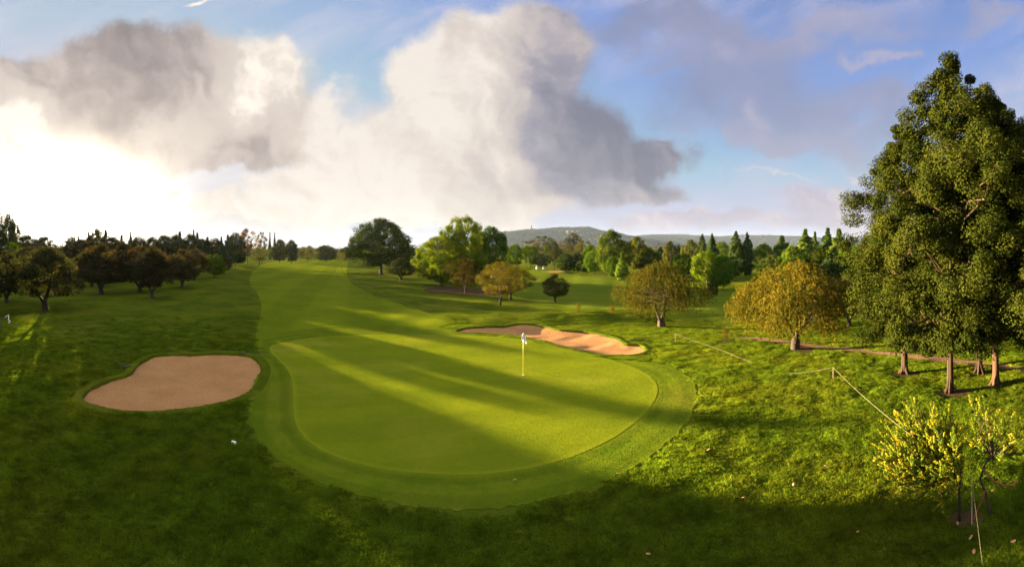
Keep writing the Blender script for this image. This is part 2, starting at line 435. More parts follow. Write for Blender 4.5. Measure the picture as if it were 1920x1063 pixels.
M['wood'] = mat_plain('post_wood', (0.34, 0.27, 0.18), (0.24, 0.18, 0.12), 20, 0.9, 0.003, 40, (1, 1, .2))
M['red_band'] = mat_plain('red_band', (0.17, 0.030, 0.018), (0.12, 0.025, 0.016), 10, 0.6)
M['flag'] = mat_plain('flag_cloth', (0.82, 0.82, 0.84), (0.76, 0.76, 0.80), 6, 0.8)
M['flag_mark'] = mat_plain('flag_mark', (0.20, 0.24, 0.42), None, 6, 0.8)
M['roof'] = mat_plain('house_roof', (0.0880, 0.0600, 0.0495), (0.0640, 0.0450, 0.0385), 2, 0.9)
M['wall'] = mat_plain('house_wall', (0.1290, 0.1190, 0.1042), (0.0992, 0.0893, 0.0794), 2, 0.9)
M['tower'] = mat_plain('tower_concrete', (0.1200, 0.1120, 0.1134), None, 1, 0.9)
M['deadleaf'] = mat_plain('dead_leaf', (0.42, 0.22, 0.10), (0.30, 0.15, 0.07), 12, 0.9)

# ------------------------------------------------------------------ terrain
def sstep(x, a, b):
    t = np.clip((x - a) / (b - a), 0, 1); return t * t * (3 - 2 * t)

def H(x, y):
    x = np.asarray(x, dtype=float); y = np.asarray(y, dtype=float)
    dg = np.hypot((x - 0.5) / 1.25, y - 24)
    amp = sstep(dg, 14, 55)
    h = amp * (0.34 * np.sin(x / 17 + 1.0) * np.cos(y / 26 + 0.4) + 0.22 * np.sin(x / 9 + y / 13 + 2) + 0.10 * np.sin(x / 4.1 - y / 6.3))
    h = h + 0.06 * sstep(dg, 12, 20) * np.sin(x * 1.1 + y * 0.7) * np.cos(y * 0.9 - x * 0.3)
    h = h + 0.55 * np.exp(-(((x - 9) / 14) ** 2 + ((y - 44.5) / 3.2) ** 2))          # bank behind the far bunker
    h = h - 0.55 * np.exp(-(((x - 24) / 30) ** 2 + ((y - 66) / 13) ** 2))            # the second fairway lies lower
    h = h + 0.35 * np.exp(-(((x + 19) / 9) ** 2 + ((y - 26) / 2.2) ** 2))            # lip behind the near bunker
    h = h + 0.10 * np.exp(-(((x - 0.5) / 16) ** 2 + ((y - 33) / 4) ** 2))
    return h * (1 - sstep(np.hypot(x, y), 500, 900))

def gp(px, py):
    """ground point seen at a place of the photograph"""
    a = (px - 960) / F; t = max((py - YH) / F, 0.0015)
    d = HC / t
    for _ in range(40):
        d = 0.5 * d + 0.5 * (HC - float(H(math.sin(a) * d, math.cos(a) * d))) / t
    x, y = math.sin(a) * d, math.cos(a) * d
    return x, y, d

def poly(pts): return np.array([gp(*p)[:2] for p in pts])

def smooth_poly(P, n=4):
    """closed Catmull-Rom through the points"""
    out = []
    L = len(P)
    for i in range(L):
        p0, p1, p2, p3 = P[i - 1], P[i], P[(i + 1) % L], P[(i + 2) % L]
        for k in range(n):
            t = k / n
            out.append(0.5 * (2 * p1 + (p2 - p0) * t + (2 * p0 - 5 * p1 + 4 * p2 - p3) * t * t + (3 * p1 - p0 - 3 * p2 + p3) * t ** 3))
    return np.array(out)

def inside(P, X, Y):
    X = np.asarray(X); Y = np.asarray(Y); r = np.zeros(X.shape, bool)
    n = len(P)
    for i in range(n):
        x1, y1 = P[i]; x2, y2 = P[(i + 1) % n]
        c = ((y1 > Y) != (y2 > Y))
        with np.errstate(divide='ignore', invalid='ignore'):
            xi = (x2 - x1) * (Y - y1) / ((y2 - y1) if y2 != y1 else 1e-9) + x1
        r ^= c & (X < xi)
    return r

def edge_dist(P, X, Y):
    X = np.asarray(X, float); Y = np.asarray(Y, float); d = np.full(X.shape, 1e9)
    n = len(P)
    for i in range(n):
        a = P[i]; b = P[(i + 1) % n]; ab = b - a; L2 = max(ab @ ab, 1e-12)
        t = np.clip(((X - a[0]) * ab[0] + (Y - a[1]) * ab[1]) / L2, 0, 1)
        d = np.minimum(d, np.hypot(X - a[0] - t * ab[0], Y - a[1] - t * ab[1]))
    return d

def resample(P, step_of):
    out = []
    n = len(P)
    for i in range(n):
        a, b = P[i], P[(i + 1) % n]; L = np.hypot(*(b - a)); k = max(1, int(round(L / step_of(a))))
        for j in range(k): out.append(a + (b - a) * j / k)
    return np.array(out)

def sheet(name, P, off, mat, holes=(), hfun=None, res=0.014, jit=0.0, seed=1, ref=None):
    """a surface lying on the terrain inside the outline P, with the holes left open"""
    rg = np.random.RandomState(seed)
    step = lambda p: max(0.12, res * math.hypot(*p))
    P = resample(P, step)
    if jit: P = P + rg.uniform(-jit, jit, P.shape)
    rings = [P] + [resample(h, step) for h in holes]
    r = np.hypot(P[:, 0], P[:, 1]); az = np.arctan2(P[:, 0], P[:, 1])
    rr = np.exp(np.arange(math.log(max(r.min() * 0.6, 4)), math.log(r.max()) + res, res)); aa = np.arange(az.min(), az.max(), res)
    A, Rr = np.meshgrid(aa, rr); X = (np.sin(A) * Rr).ravel(); Y = (np.cos(A) * Rr).ravel()
    k = inside(P, X, Y)
    for h in rings[1:]: k &= ~inside(h, X, Y)
    X, Y = X[k], Y[k]
    k = np.ones(len(X), bool)
    for q in rings: k &= edge_dist(q, X, Y) > 0.35 * res * np.hypot(X, Y)
    X, Y = X[k], Y[k]
    vs = []; es = []
    for q in rings:
        b = len(vs); vs += [Vector((float(p[0]), float(p[1]))) for p in q]
        es += [(b + i, b + (i + 1) % len(q)) for i in range(len(q))]
    vs += [Vector((float(a), float(b))) for a, b in zip(X, Y)]
    v2, _, f2, *_ = delaunay_2d_cdt(vs, es, [], 0, 1e-5)
    V = np.array([(p[0], p[1]) for p in v2]); Fc = np.array([f for f in f2 if len(f) == 3])
    c = V[Fc].mean(1)
    k = inside(P, c[:, 0], c[:, 1])
    for h in rings[1:]: k &= ~inside(h, c[:, 0], c[:, 1])
    Fc = Fc[k]
    # face up
    a, b, c3 = V[Fc[:, 0]], V[Fc[:, 1]], V[Fc[:, 2]]
    cr = (b[:, 0] - a[:, 0]) * (c3[:, 1] - a[:, 1]) - (b[:, 1] - a[:, 1]) * (c3[:, 0] - a[:, 0])
    Fc[cr < 0] = Fc[cr < 0][:, ::-1]
    Z = (hfun(V[:, 0], V[:, 1]) if hfun else H(V[:, 0], V[:, 1])) + off * np.maximum(1.0, np.hypot(V[:, 0], V[:, 1]) / 28.0)
    me = mesh(name, np.column_stack([V, Z]), Fc, mat, True)
    at_ = me.attributes.new('edge', 'FLOAT', 'POINT')
    if len(me.vertices) == len(V): at_.data.foreach_set('value', edge_dist(ref if ref is not None else P, V[:, 0], V[:, 1]).astype(np.float32))
    if not hfun:
        e = 0.05; gx = (H(V[:, 0] + e, V[:, 1]) - H(V[:, 0] - e, V[:, 1])) / (2 * e); gy = (H(V[:, 0], V[:, 1] + e) - H(V[:, 0], V[:, 1] - e)) / (2 * e)
        Nn = np.column_stack([-gx, -gy, np.ones(len(V))]); Nn /= np.linalg.norm(Nn, axis=1, keepdims=True)
        if len(me.vertices) == len(V): me.normals_split_custom_set_from_vertices([tuple(q) for q in Nn])
    return link(name, me)

# ------------------------------------------------------------------ outlines, read off the photograph and laid on the ground
BL = smooth_poly(poly([(153, 747), (170, 728), (204, 713), (241, 702), (256, 686), (272, 674), (298, 666), (360, 664), (412, 662), (454, 664), (478, 672),
                       (490, 686), (489, 704), (475, 728), (452, 743), (412, 756), (360, 765), (308, 771), (256, 772), (217, 769), (173, 759)]), 4)
BR = smooth_poly(poly([(856, 620), (878, 615), (917, 613), (946, 612), (967, 608), (995, 608), (1021, 612), (1050, 619), (1086, 621), (1112, 624), (1138, 629),
                       (1159, 635), (1172, 645), (1198, 647), (1211, 654), (1209, 660), (1190, 665), (1159, 666), (1128, 665), (1099, 659), (1073, 654),
                       (1042, 646), (1021, 639), (1003, 637), (982, 632), (956, 628), (904, 625), (865, 624)]), 4)
GREEN = smooth_poly(poly([(505, 655), (520, 645), (560, 637), (620, 631), (700, 628), (780, 627), (860, 629), (940, 633), (1020, 643), (1100, 662), (1165, 682),
                          (1210, 700), (1232, 722), (1228, 750), (1205, 780), (1165, 812), (1110, 842), (1040, 868), (960, 884), (880, 891), (800, 889),
                          (720, 880), (650, 864), (598, 842), (568, 818), (553, 790), (550, 755), (548, 720), (540, 695), (522, 675)]), 3)
APRON = smooth_poly(poly([(486, 655), (500, 636), (540, 622), (620, 614), (720, 611), (800, 612), (850, 619), (900, 629), (980, 640), (1040, 655), (1110, 671), (1190, 676), (1250, 685),
                          (1290, 706), (1306, 738), (1296, 780), (1262, 822), (1210, 862), (1140, 900), (1050, 930), (960, 950), (870, 957), (780, 951),
                          (690, 932), (600, 905), (535, 872), (492, 832), (470, 790), (468, 745), (478, 712), (494, 690), (494, 672)]), 3)
FAIR = smooth_poly(poly([(486, 655), (478, 630), (486, 600), (490, 570), (480, 545), (468, 528), (472, 512), (486, 500), (505, 492), (540, 487.5), (600, 486.5), (648, 489), (652, 497),
                         (650, 510), (655, 525), (680, 543), (725, 562), (780, 580), (845, 597), (850, 606), (790, 618), (700, 622), (620, 626), (540, 636)]), 3)
FAIR2 = smooth_poly(poly([(985, 512), (1000, 505), (1030, 508), (1080, 516), (1140, 524), (1200, 530), (1300, 532), (1360, 540), (1450, 545), (1560, 550), (1650, 560), (1700, 590),
                          (1640, 606), (1520, 604), (1400, 600), (1300, 600), (1200, 592), (1100, 580), (1000, 568), (930, 548), (940, 530)]), 3)
BFAR = smooth_poly(poly([(1027, 510.5), (1038, 508.5), (1052, 508.8), (1058, 510.6), (1044, 512.4), (1032, 512.2)]), 3)

def sand_h(P, depth, lip):
    def f(x, y):
        d = edge_dist(P, x, y)
        return H(x, y) - lip - depth * (1 - np.exp(-d / 1.3)) + 0.025 * np.sin(x * 2.1 + np.sin(y * 1.7) * 2) + 0.008 * np.sin(x * 9 + 3 * np.sin(y * 2.2)) * np.sin(y * 8 + 2 * np.sin(x * 1.9))
    return f

BARE = []

def build_ground():
    # one sheet from under the camera to the horizon; its cells grow with distance
    az = np.concatenate([np.arange(-1.35, 1.35, 0.0085), np.arange(1.35, 2 * math.pi - 1.35, 0.10)])
    rr = np.exp(np.arange(math.log(1.5), math.log(9000), 0.0095))
    A, Rr = np.meshgrid(az, rr)
    X = np.sin(A) * Rr; Y = np.cos(A) * Rr
    Z = H(X, Y)
    for P, dep in ((BL, 1.1), (BR, 1.1)):
        k = inside(P, X, Y)
        Z = np.where(k, Z - dep, Z)
    na = len(az); nr = len(rr)
    i, j = np.meshgrid(np.arange(nr - 1), np.arange(na), indexing='ij')
    q = np.stack([i * na + j, (i + 1) * na + j, (i + 1) * na + (j + 1) % na, i * na + (j + 1) % na], -1).reshape(-1, 4)[:, ::-1]
    V = np.column_stack([X.ravel(), Y.ravel(), Z.ravel()])
    c = len(V)
    V = np.vstack([V, [[0, 0, float(H(0, 0))]]])
    o = link('ground', mesh('ground', V, q, M['rough'], True)); tag(o, kind='structure')
    cap = MB(); 
    o = sheet('fairway', FAIR, 0.008, M['fairway'], jit=0.06); tag(o, kind='structure')
    o = sheet('apron', APRON, 0.014, M['apron'], holes=[BR], jit=0.07, ref=GREEN); tag(o, kind='structure')
    o = sheet('putting_green', GREEN, 0.020, M['green'], holes=[], jit=0.015); tag(o, kind='structure')
    o = sheet('second_fairway', FAIR2, 0.012, M['fairway2']); tag(o, kind='structure')
    for P, dep, lip in ((BL, 0.30, 0.10), (BR, 0.28, 0.09)):
        o = sheet('bunker_sand', P, 0.0, M['sand'], hfun=sand_h(P, dep, lip), res=0.006); tag(o, kind='structure')
    o = sheet('distant_bunker_sand', BFAR, 0.03, M['sand'], res=0.01); tag(o, kind='structure')
    # grass lips that roll over into the sand
    rg = random.Random(4)
    for P in (BL, BR):
        Q = resample(P, lambda p: 0.16); n = len(Q)
        area = 0.5 * sum(Q[i][0] * Q[(i + 1) % n][1] - Q[(i + 1) % n][0] * Q[i][1] for i in range(n))
        sgn = 1 if area > 0 else -1
        V = []; Fc = []
        prof = [(0.50, 0.012), (0.30, 0.035), (0.10, 0.045), (0.0, 0.040), (-0.035, 0.02), (-0.05, -0.05), (-0.05, -0.22)]
        for i in range(n):
            t = Q[(i + 1) % n] - Q[i - 1]; t = t / np.hypot(*t); nv = np.array([t[1], -t[0]]) * sgn
            far = max(0.0, nv @ (Q[i] / np.hypot(*Q[i])))
            for k, (a, b) in enumerate(prof):
                w = (rg.uniform(-0.035, 0.035) if 1 < k < 6 else 0)
                p = Q[i] + nv * (a + w)
                V.append((p[0], p[1], float(H(p[0], p[1])) + b + (0.025 * far if 0 < k < 5 else 0) + (rg.uniform(-.012, .02) if 1 < k < 5 else 0)))
        m = len(prof)
        for i in range(n):
            for k in range(m - 1):
                f = (i * m + k, ((i + 1) % n) * m + k, ((i + 1) % n) * m + k + 1, i * m + k + 1)
                Fc.append(f if sgn < 0 else f[::-1])
        me = mesh('bunker_lip', V, Fc, M['rough'], True)
        tag(link('grass_bank', me), kind='structure')
    # worn dirt path running behind the willow and the tall trees
    c = [(1380, 632), (1440, 637), (1500, 645), (1570, 653), (1640, 660), (1720, 669), (1800, 679), (1880, 687), (1990, 694)]
    w = [1, 3, 4, 3.5, 3.5, 4, 5, 5, 5]
    P = smooth_poly(poly([(x, y - k) for (x, y), k in zip(c, w)] + [(x, y + k * 1.2) for (x, y), k in list(zip(c, w))[::-1]]), 4)
    BARE.append(P)
    tag(sheet('dirt_path', P, 0.016, M['dirt'], jit=0.07), kind='structure')
    # bare mulch beds under trees
    for nm, pts in (('bare_soil', [(795, 543), (830, 538), (880, 541), (930, 546), (945, 552), (900, 556), (850, 552), (810, 549)]),
                    ('bare_soil', [(1782, 975), (1784, 962), (1804, 956), (1830, 958), (1846, 972), (1836, 986), (1808, 990), (1788, 985)]),
                    ('bare_soil', [(1485, 655), (1500, 649), (1525, 652), (1535, 660), (1505, 664)]),
                    ('bare_soil', [(1672, 701), (1690, 696), (1722, 699), (1730, 704), (1700, 708), (1678, 706)]),
                    ('bare_soil', [(1758, 736), (1785, 729), (1822, 733), (1826, 741), (1786, 746)]),
                    ('bare_soil', [(1345, 641), (1360, 638), (1373, 641), (1360, 644)])):
        BARE.append(smooth_poly(poly(pts), 4))
        tag(sheet(nm, BARE[-1], 0.022, M['mulch'], jit=0.05), kind='structure')
    # tyre tracks curving down the fairway edge
    for off in (0, 1):
        cpts = [(626, 497), (628, 510), (636, 522), (655, 536), (690, 550), (740, 566), (800, 582)] if off else [(640, 497), (641, 508), (650, 520), (672, 533), (712, 548), (765, 563), (830, 579)]
        P = [gp(*p) for p in cpts]
        L = []; Rt = []
        for i in range(len(P)):
            a = np.array(P[max(i - 1, 0)][:2]); b = np.array(P[min(i + 1, len(P) - 1)][:2]); t = (b - a) / np.hypot(*(b - a)); nv = np.array([-t[1], t[0]])
            p = np.array(P[i][:2]); L.append(p + nv * 0.13); Rt.append(p - nv * 0.13)
        tag(sheet('wheel_track', smooth_poly(np.array(L + Rt[::-1]), 4), 0.014, M['track'], jit=0.02), kind='structure')
M['track'] = mat_turf('pressed_turf', (0.085, 0.115, 0.010), (0.115, 0.14, 0.012), None, scale=1.0, micro=42, k=2.6, bump=0.02, bscale=6)
build_ground()

def build_hills():
    # the long hill on the skyline (left end near the mast) and the lower ridge behind it
    prof1 = [(880, 452), (925, 440), (945, 434), (996, 430), (1050, 426.5), (1080, 425.5), (1105, 426), (1125, 431), (1160, 437), (1185, 443), (1220, 449), (1280, 458)]
    prof2 = [(1100, 452), (1160, 440), (1190, 442), (1235, 439), (1290, 440), (1340, 443), (1400, 440.5), (1440, 441), (1500, 443), (1560, 446), (1640, 444), (1760, 447), (2000, 452)]
    for nm, prof, D, dep, seed in (('hill', prof1, 3000.0, 700.0, 3), ('hill', prof2, 4600.0, 800.0, 5)):
        rg = np.random.RandomState(seed)
        xs = np.arange(prof[0][0] - 60, prof[-1][0] + 60, 0.8)
        top = np.interp(xs, [p[0] for p in prof], [p[1] for p in prof])
        hh = HC + (YH - top) / F * D
        ends = sstep(xs, xs[0], xs[0] + 60) * (1 - sstep(xs, xs[-1] - 60, xs[-1]))
        ts = np.linspace(-1, 1, 60)
        V = []; 
        for t in ts:
            d = D + t * dep
            prf = (1 - abs(t) ** 1.7) if t < 0 else (1 - t * t)
            a = (xs - 960) / F
            bump = (np.sin(xs * 0.11 + t * 9) * 1.5 + np.sin(xs * 0.37 + 1 - t * 17) + rg.uniform(-1, 1, len(xs)) * 1.6) * 1.6 * prf
            g = np.sin(xs * 0.06 + t * 2.5) * 6 * (1 - prf) * prf * 3
            z = hh * ends * prf * (d / D if t > 0 else 1) + bump + g - 1
            V.append(np.column_stack([np.sin(a) * d, np.cos(a) * d, z]))
        V = np.concatenate(V); n = len(xs)
        i, j = np.meshgrid(np.arange(len(ts) - 1), np.arange(n - 1), indexing='ij')
        q = np.stack([i * n + j, i * n + j + 1, (i + 1) * n + j + 1, (i + 1) * n + j], -1).reshape(-1, 4)
        tag(link(nm, mesh(nm, V, q, M['hill'], True)), kind='structure')
build_hills()

# ------------------------------------------------------------------ trees
def leaf_quads(P, N, ln, wd, rg, fold=0.25):
    """one small leaf per point: P centres, N facing directions"""
    n = len(P)
    N = N / np.maximum(np.linalg.norm(N, axis=1, keepdims=True), 1e-6)
    T = rg.normal(size=(n, 3)); T -= (T * N).sum(1, keepdims=True) * N
    T /= np.maximum(np.linalg.norm(T, axis=1, keepdims=True), 1e-6)
    B = np.cross(N, T)
    ln = ln * rg.uniform(0.7, 1.25, (n, 1)); wd = wd * rg.uniform(0.7, 1.2, (n, 1))
    tip = P + T * ln * 0.5; tail = P - T * ln * 0.5
    mid = P + N * wd * fold * 0.5 + T * ln * 0.06
    V = np.stack([tail, mid + B * wd * 0.5, tip, mid - B * wd * 0.5], 1).reshape(-1, 3)
    Fc = np.arange(4 * n).reshape(n, 4)
    return V, Fc

def limb(mb, a, b, r0, r1, rg, n=6, seg=5, sag=0.12, wob=0.05, sides=6):
    a = Vector(a); b = Vector(b); L = (b - a).length
    pts = []; rad = []
    for i in range(seg + 1):
        t = i / seg
        p = a.lerp(b, t)
        p.z -= sag * L * math.sin(math.pi * t) * (1 - t * .4)
        if 0 < i < seg: p += Vector((rg.uniform(-1, 1), rg.uniform(-1, 1), rg.uniform(-1, 1))) * wob * L
        pts.append(p); rad.append(r0 + (r1 - r0) * t ** 0.8)
    mb.tube(pts, rad, sides, cap=False)
    return pts

def make_tree(kind, seed, H0=0.2, prof=None, nc=120, lpc=90, cr=0.09, cflat=0.8, leaf=(0.02, 0.012), trunk_r=0.02, forks=1,
              fork_at=0.1, lobes=0.22, shell=0.55, up=0.5, outward=0.8, leaf_mat='leaf_dark', bark='bark', limbs=26, lean=0.0,
              strands=0, strand_len=0.2, sag=0.1, open_=0.0, cfreq=3.0, fork_spread=0.12, top_t=1.0, asp=1.0):
    """unit tree: height 1, crown half-width 0.5. Returns (trunk mesh, crown mesh)."""
    rg = random.Random(seed); nr = np.random.RandomState(seed)
    prof = prof or (lambda t: math.sqrt(max(0.0, 1 - (2 * t - 1) ** 2)))
    ph = [rg.uniform(0, 6.28) for _ in range(6)]
    def radius(t, a):
        f = 1 + lobes * (0.5 * math.sin(cfreq * a + ph[0] + 3 * t) + 0.35 * math.sin((cfreq + 2) * a + ph[1] - 5 * t) + 0.35 * math.sin(9 * t + ph[2] + a * 2))
        return 0.5 * prof(t) * f
    C = []; tries = 0
    while len(C) < nc and tries < nc * 30:
        tries += 1
        t = rg.random(); a = rg.uniform(0, 2 * math.pi)
        if rg.random() > prof(t) * 1.1 + (0.30 if asp > 2.3 else 0.08): continue
        r = radius(t, a) * (shell + (1 - shell) * math.sqrt(rg.random())) if rg.random() < 0.8 else radius(t, a) * math.sqrt(rg.random())
        r = max(0.0, r - cr * 0.45)
        C.append((math.cos(a) * r + lean * t * 0.3, math.sin(a) * r, H0 + (top_t - H0) * t * 0.97))
    C = np.array(C)
    # trunk and limbs
    mb = MB()
    ends = []
    forkp = Vector((rg.uniform(-.01, .01), rg.uniform(-.01, .01), fork_at))
    flare = trunk_r * 1.32
    if forks == 1:
        top = Vector((lean * 0.2 + rg.uniform(-.02, .02), rg.uniform(-.02, .02), (0.74 if asp > 2.3 else 0.86) * top_t + 0.02))
        pts = [Vector((0, 0, -0.03)), Vector((0, 0, 0.012)), Vector((0, 0, 0.05))]
        rad = [flare, flare * 0.82, trunk_r]
        for i in range(1, 9):
            t = i / 8; p = Vector((0, 0, 0.05)).lerp(top, t) + Vector((rg.uniform(-1, 1), rg.uniform(-1, 1), 0)) * 0.008
            pts.append(p); rad.append(trunk_r * (1 - 0.85 * t))
        mb.tube(pts, rad, 10, cap=False, bark=0.07, rng=rg)
        if trunk_r > 0.0255:
            for k in range(6):
                a = k * 1.047 + rg.uniform(-.3, .3); ca, sa = math.cos(a), math.sin(a); q = trunk_r
                mb.tube([(ca * q * .55, sa * q * .55, 0.045), (ca * q * 1.05, sa * q * 1.05, 0.014), (ca * q * 1.9, sa * q * 1.9, 0.002), (ca * q * 2.6, sa * q * 2.6, -0.006)],
                        [q * .35, q * .38, q * .26, q * .12], 7, bark=0.1, rng=rg)
        axis = lambda z: Vector((0, 0, 0.05)).lerp(top, min(1, max(0, (z - 0.05) / (top.z - 0.05))))
        raxis = lambda z: trunk_r * (1 - 0.85 * min(1, max(0, (z - 0.05) / (top.z - 0.05))))
        idx = rg.sample(range(len(C)), min(limbs, len(C)))
        for i in idx:
            c = C[i]; zr = max(H0 * 0.98, min(c[2] - 0.25 * math.hypot(c[0], c[1]) - 0.02, top.z * 0.97))
            s0 = axis(zr); r0 = raxis(zr) * (0.33 if asp > 1.5 else 0.5)
            limb(mb, s0, c, max(r0, 0.003), 0.0012, rg, sag=-0.05)
    else:
        mb.tube([(0, 0, -0.03), (0, 0, 0.01), forkp], [flare * 1.15, flare, trunk_r * 1.15], 10, cap=False, bark=0.12, rng=rg)
        stems = []
        for k in range(forks):
            a = 2 * math.pi * (k + rg.uniform(-.25, .25)) / forks + ph[3]
            q = forkp + Vector((math.cos(a) * fork_spread, math.sin(a) * fork_spread, rg.uniform(0.16, 0.26)))
            q2 = q + Vector((math.cos(a) * fork_spread * 0.9, math.sin(a) * fork_spread * .9, rg.uniform(0.16, 0.3)))
            pts = [forkp + Vector((0, 0, -0.02)), forkp.lerp(q, 0.5) + Vector((rg.uniform(-.015, .015), rg.uniform(-.015, .015), -0.01)), q, q.lerp(q2, 0.5) + Vector((rg.uniform(-.02, .02), rg.uniform(-.02, .02), 0)), q2]
            rr = trunk_r * rg.uniform(0.55, 0.75)
            mb.tube(pts, [rr, rr * .85, rr * .7, rr * .5, rr * .3], 8, cap=False, bark=0.1, rng=rg)
            stems.append((pts, rr))
        idx = rg.sample(range(len(C)), min(limbs, len(C)))
        for i in idx:
            c = Vector(C[i]); best = None
            for pts, rr in stems:
                for j, p in enumerate(pts[1:]):
                    dd = (p - c).length + (0.4 if p.z > c.z else 0)
                    if best is None or dd < best[0]: best = (dd, p, rr * (0.75, .6, .42, .28)[j])
            limb(mb, best[1], c, max(best[2] * 0.6, 0.003), 0.0015, rg, sag=sag, wob=0.06)
    tm = mb.mesh('trunk', M[bark], True)
    # foliage
    if strands:
        P = []; N = []
        per = lpc
        for c in C:
            for k in range(strands):
                o = c + nr.normal(size=3) * (cr, cr, cr * cflat) * 0.75
                L = strand_len * rg.uniform(0.4, 1.3); 
                outv = np.array([o[0], o[1], 0]); outv /= max(np.linalg.norm(outv), 1e-3)
                m = per
                tt = nr.uniform(0, 1, m)
                curve = outv[None, :] * (L * 0.35 * np.sin(tt * 1.6))[:, None]
                pp = o[None, :] + curve + np.stack([nr.normal(size=m) * 0.004, nr.normal(size=m) * 0.004, 0.25 * L * np.sin(tt * 3) - L * tt ** 1.4], 1)
                P.append(pp); N.append(nr.normal(size=(m, 3)) + outv * 0.6)
        P = np.concatenate(P); N = np.concatenate(N)
        P[:, 2] = np.maximum(P[:, 2], H0 * (1.0 - 0.5 * np.clip(np.hypot(P[:, 0], P[:, 1]) / 0.5, 0, 1)))
        n = len(P); N /= np.linalg.norm(N, axis=1, keepdims=True); N[:, 2] *= 0.3
        N /= np.linalg.norm(N, axis=1, keepdims=True)
        T = np.tile([0, 0, -1.0], (n, 1)) + nr.normal(size=(n, 3)) * 0.45
        T -= (T * N).sum(1, keepdims=True) * N; T /= np.linalg.norm(T, axis=1, keepdims=True); B = np.cross(N, T)
        ln = leaf[0] * nr.uniform(0.6, 1.3, (n, 1)); wd = leaf[1] * nr.uniform(.7, 1.2, (n, 1))
        V = np.stack([P - T * ln * .5, P + B * wd * .5, P + T * ln * .5, P - B * wd * .5], 1).reshape(-1, 3)
        Fc = np.arange(4 * n).reshape(n, 4)
        tint = np.clip(nr.uniform(0, 1, n) * 0.7 + np.repeat(nr.uniform(0, 0.3, len(C)), strands * per), 0, 1)
    else:
        k = nr.randint(int(lpc * 0.6), int(lpc * 1.4), len(C))
        cs = nr.uniform(0.6, 1.35, len(C))
        ci = np.repeat(np.arange(len(C)), k); n = len(ci)
        D = nr.normal(size=(n, 3)); D /= np.linalg.norm(D, axis=1, keepdims=True)
        rad = cr * cs[ci] * nr.uniform(0.15, 1.0, n) ** (1 / 2.2)
        if asp > 1.5: rad = rad * np.array([0.28 + 0.72 * min(1, prof(max(0, min(1, (c[2] - H0) / (1 - H0)))) * 1.2) for c in C])[ci]
        D2 = D * rad[:, None]; D2[:, 2] *= cflat / asp
        P = C[ci] + D2
        if open_: 
            keep = nr.uniform(size=n) > open_ * (np.sin(P[:, 0] * 40 + ph[4]) * np.sin(P[:, 1] * 37 + ph[5]) * np.sin(P[:, 2] * 33) > 0.1)
            P = P[keep]; D = D[keep]; ci = ci[keep]; n = len(P)
        P[:, 2] = np.maximum(P[:, 2], H0 * 0.8)
        cen = np.array([0, 0, H0 + (1 - H0) * 0.45]); o = P - cen; o /= np.maximum(np.linalg.norm(o, axis=1, keepdims=True), 1e-3)
        N = D * 0.8 + o * outward + np.array([0, 0, up]) + nr.normal(size=(n, 3)) * 0.55
        V, Fc = leaf_quads(P, N, leaf[0], leaf[1], nr)
        if asp != 1.0:
            Pr = np.repeat(P, 4, 0); V[:, 2] = Pr[:, 2] + (V[:, 2] - Pr[:, 2]) / asp
        ctint = nr.uniform(0, 1, len(C))
        tint = np.clip(0.55 * ctint[ci] + 0.45 * nr.uniform(0, 1, n), 0, 1)
    cm = mesh('crown', V, Fc, M[leaf_mat], False, tint)
    return tm, cm

def p_round(t): return math.sqrt(max(0.0, 1 - (2 * t - 1) ** 2))
def p_broad(t): return min(1.0, (math.sin(math.pi * min(1, t * 0.92 + 0.10)) ** 0.55)) if t < .98 else .2
def p_low(t): return max(0.0, 1 - max(0, t - 0.25) ** 1.9 / 0.62) ** .8 * min(1, 0.60 + t * 2)
def p_cone(t): return max(0.04, (1 - t) ** 0.8 * min(1, 0.55 + 3 * t))
def p_column(t): return max(0.05, min(1, 0.65 + t * 1.2) * (1 - max(0, t - 0.35) ** 1.7 / 0.55))
def p_spire(t): return max(0.02, min(1, .6 + 2 * t) * (1 - t) ** 0.85)
def p_umbrella(t): return 0.25 + 0.75 * max(0, math.sin(math.pi * min(1, max(0, (t - 0.15) / 0.85) ** 0.7)))
def p_big(t): return max(0.10, min(1.0, 0.74 + t * 1.2) * (1 - max(0, t - 0.30) ** 2.1 / 0.62))

PROTO = {}
def proto(kind, var, **kw):
    PROTO.setdefault(kind, []).append(make_tree(kind, 100 * len(PROTO) + 7 * var + 3, **kw))

for v in range(3):
    proto('round', v, H0=0.14, prof=p_broad, nc=190, lpc=75, cr=0.09, leaf=(0.036, 0.026), trunk_r=0.022, leaf_mat='leaf_dark', lobes=0.3)
for v in range(3):
    proto('lime', v, H0=0.14, prof=p_round, nc=180, lpc=68, cr=0.085, leaf=(0.036, 0.026), trunk_r=0.018, leaf_mat='leaf_lime', lobes=0.35, up=0.7)
for v in range(3):
    proto('orchard', v, H0=0.26, prof=p_low, nc=230, lpc=80, cr=0.085, leaf=(0.032, 0.016), trunk_r=0.034, forks=3, fork_at=0.10, leaf_mat='leaf_brown', bark='bark_dark', lobes=0.35, limbs=44, sag=0.02, cflat=0.7)
for v in range(2):
    proto('gold', v, H0=0.26, prof=p_broad, nc=170, lpc=80, cr=0.08, leaf=(0.026, 0.013), trunk_r=0.02, forks=3, fork_at=0.14, fork_spread=0.08, leaf_mat='leaf_gold', bark='bark_dark', lobes=0.55, limbs=60, sag=0.0, open_=0.45)
for v in range(2):
    proto('column', v, H0=0.10, prof=p_column, asp=3.2, nc=260, lpc=80, cr=0.14, leaf=(0.080, 0.045), trunk_r=0.016, leaf_mat='needle', lobes=0.35, cflat=0.9)
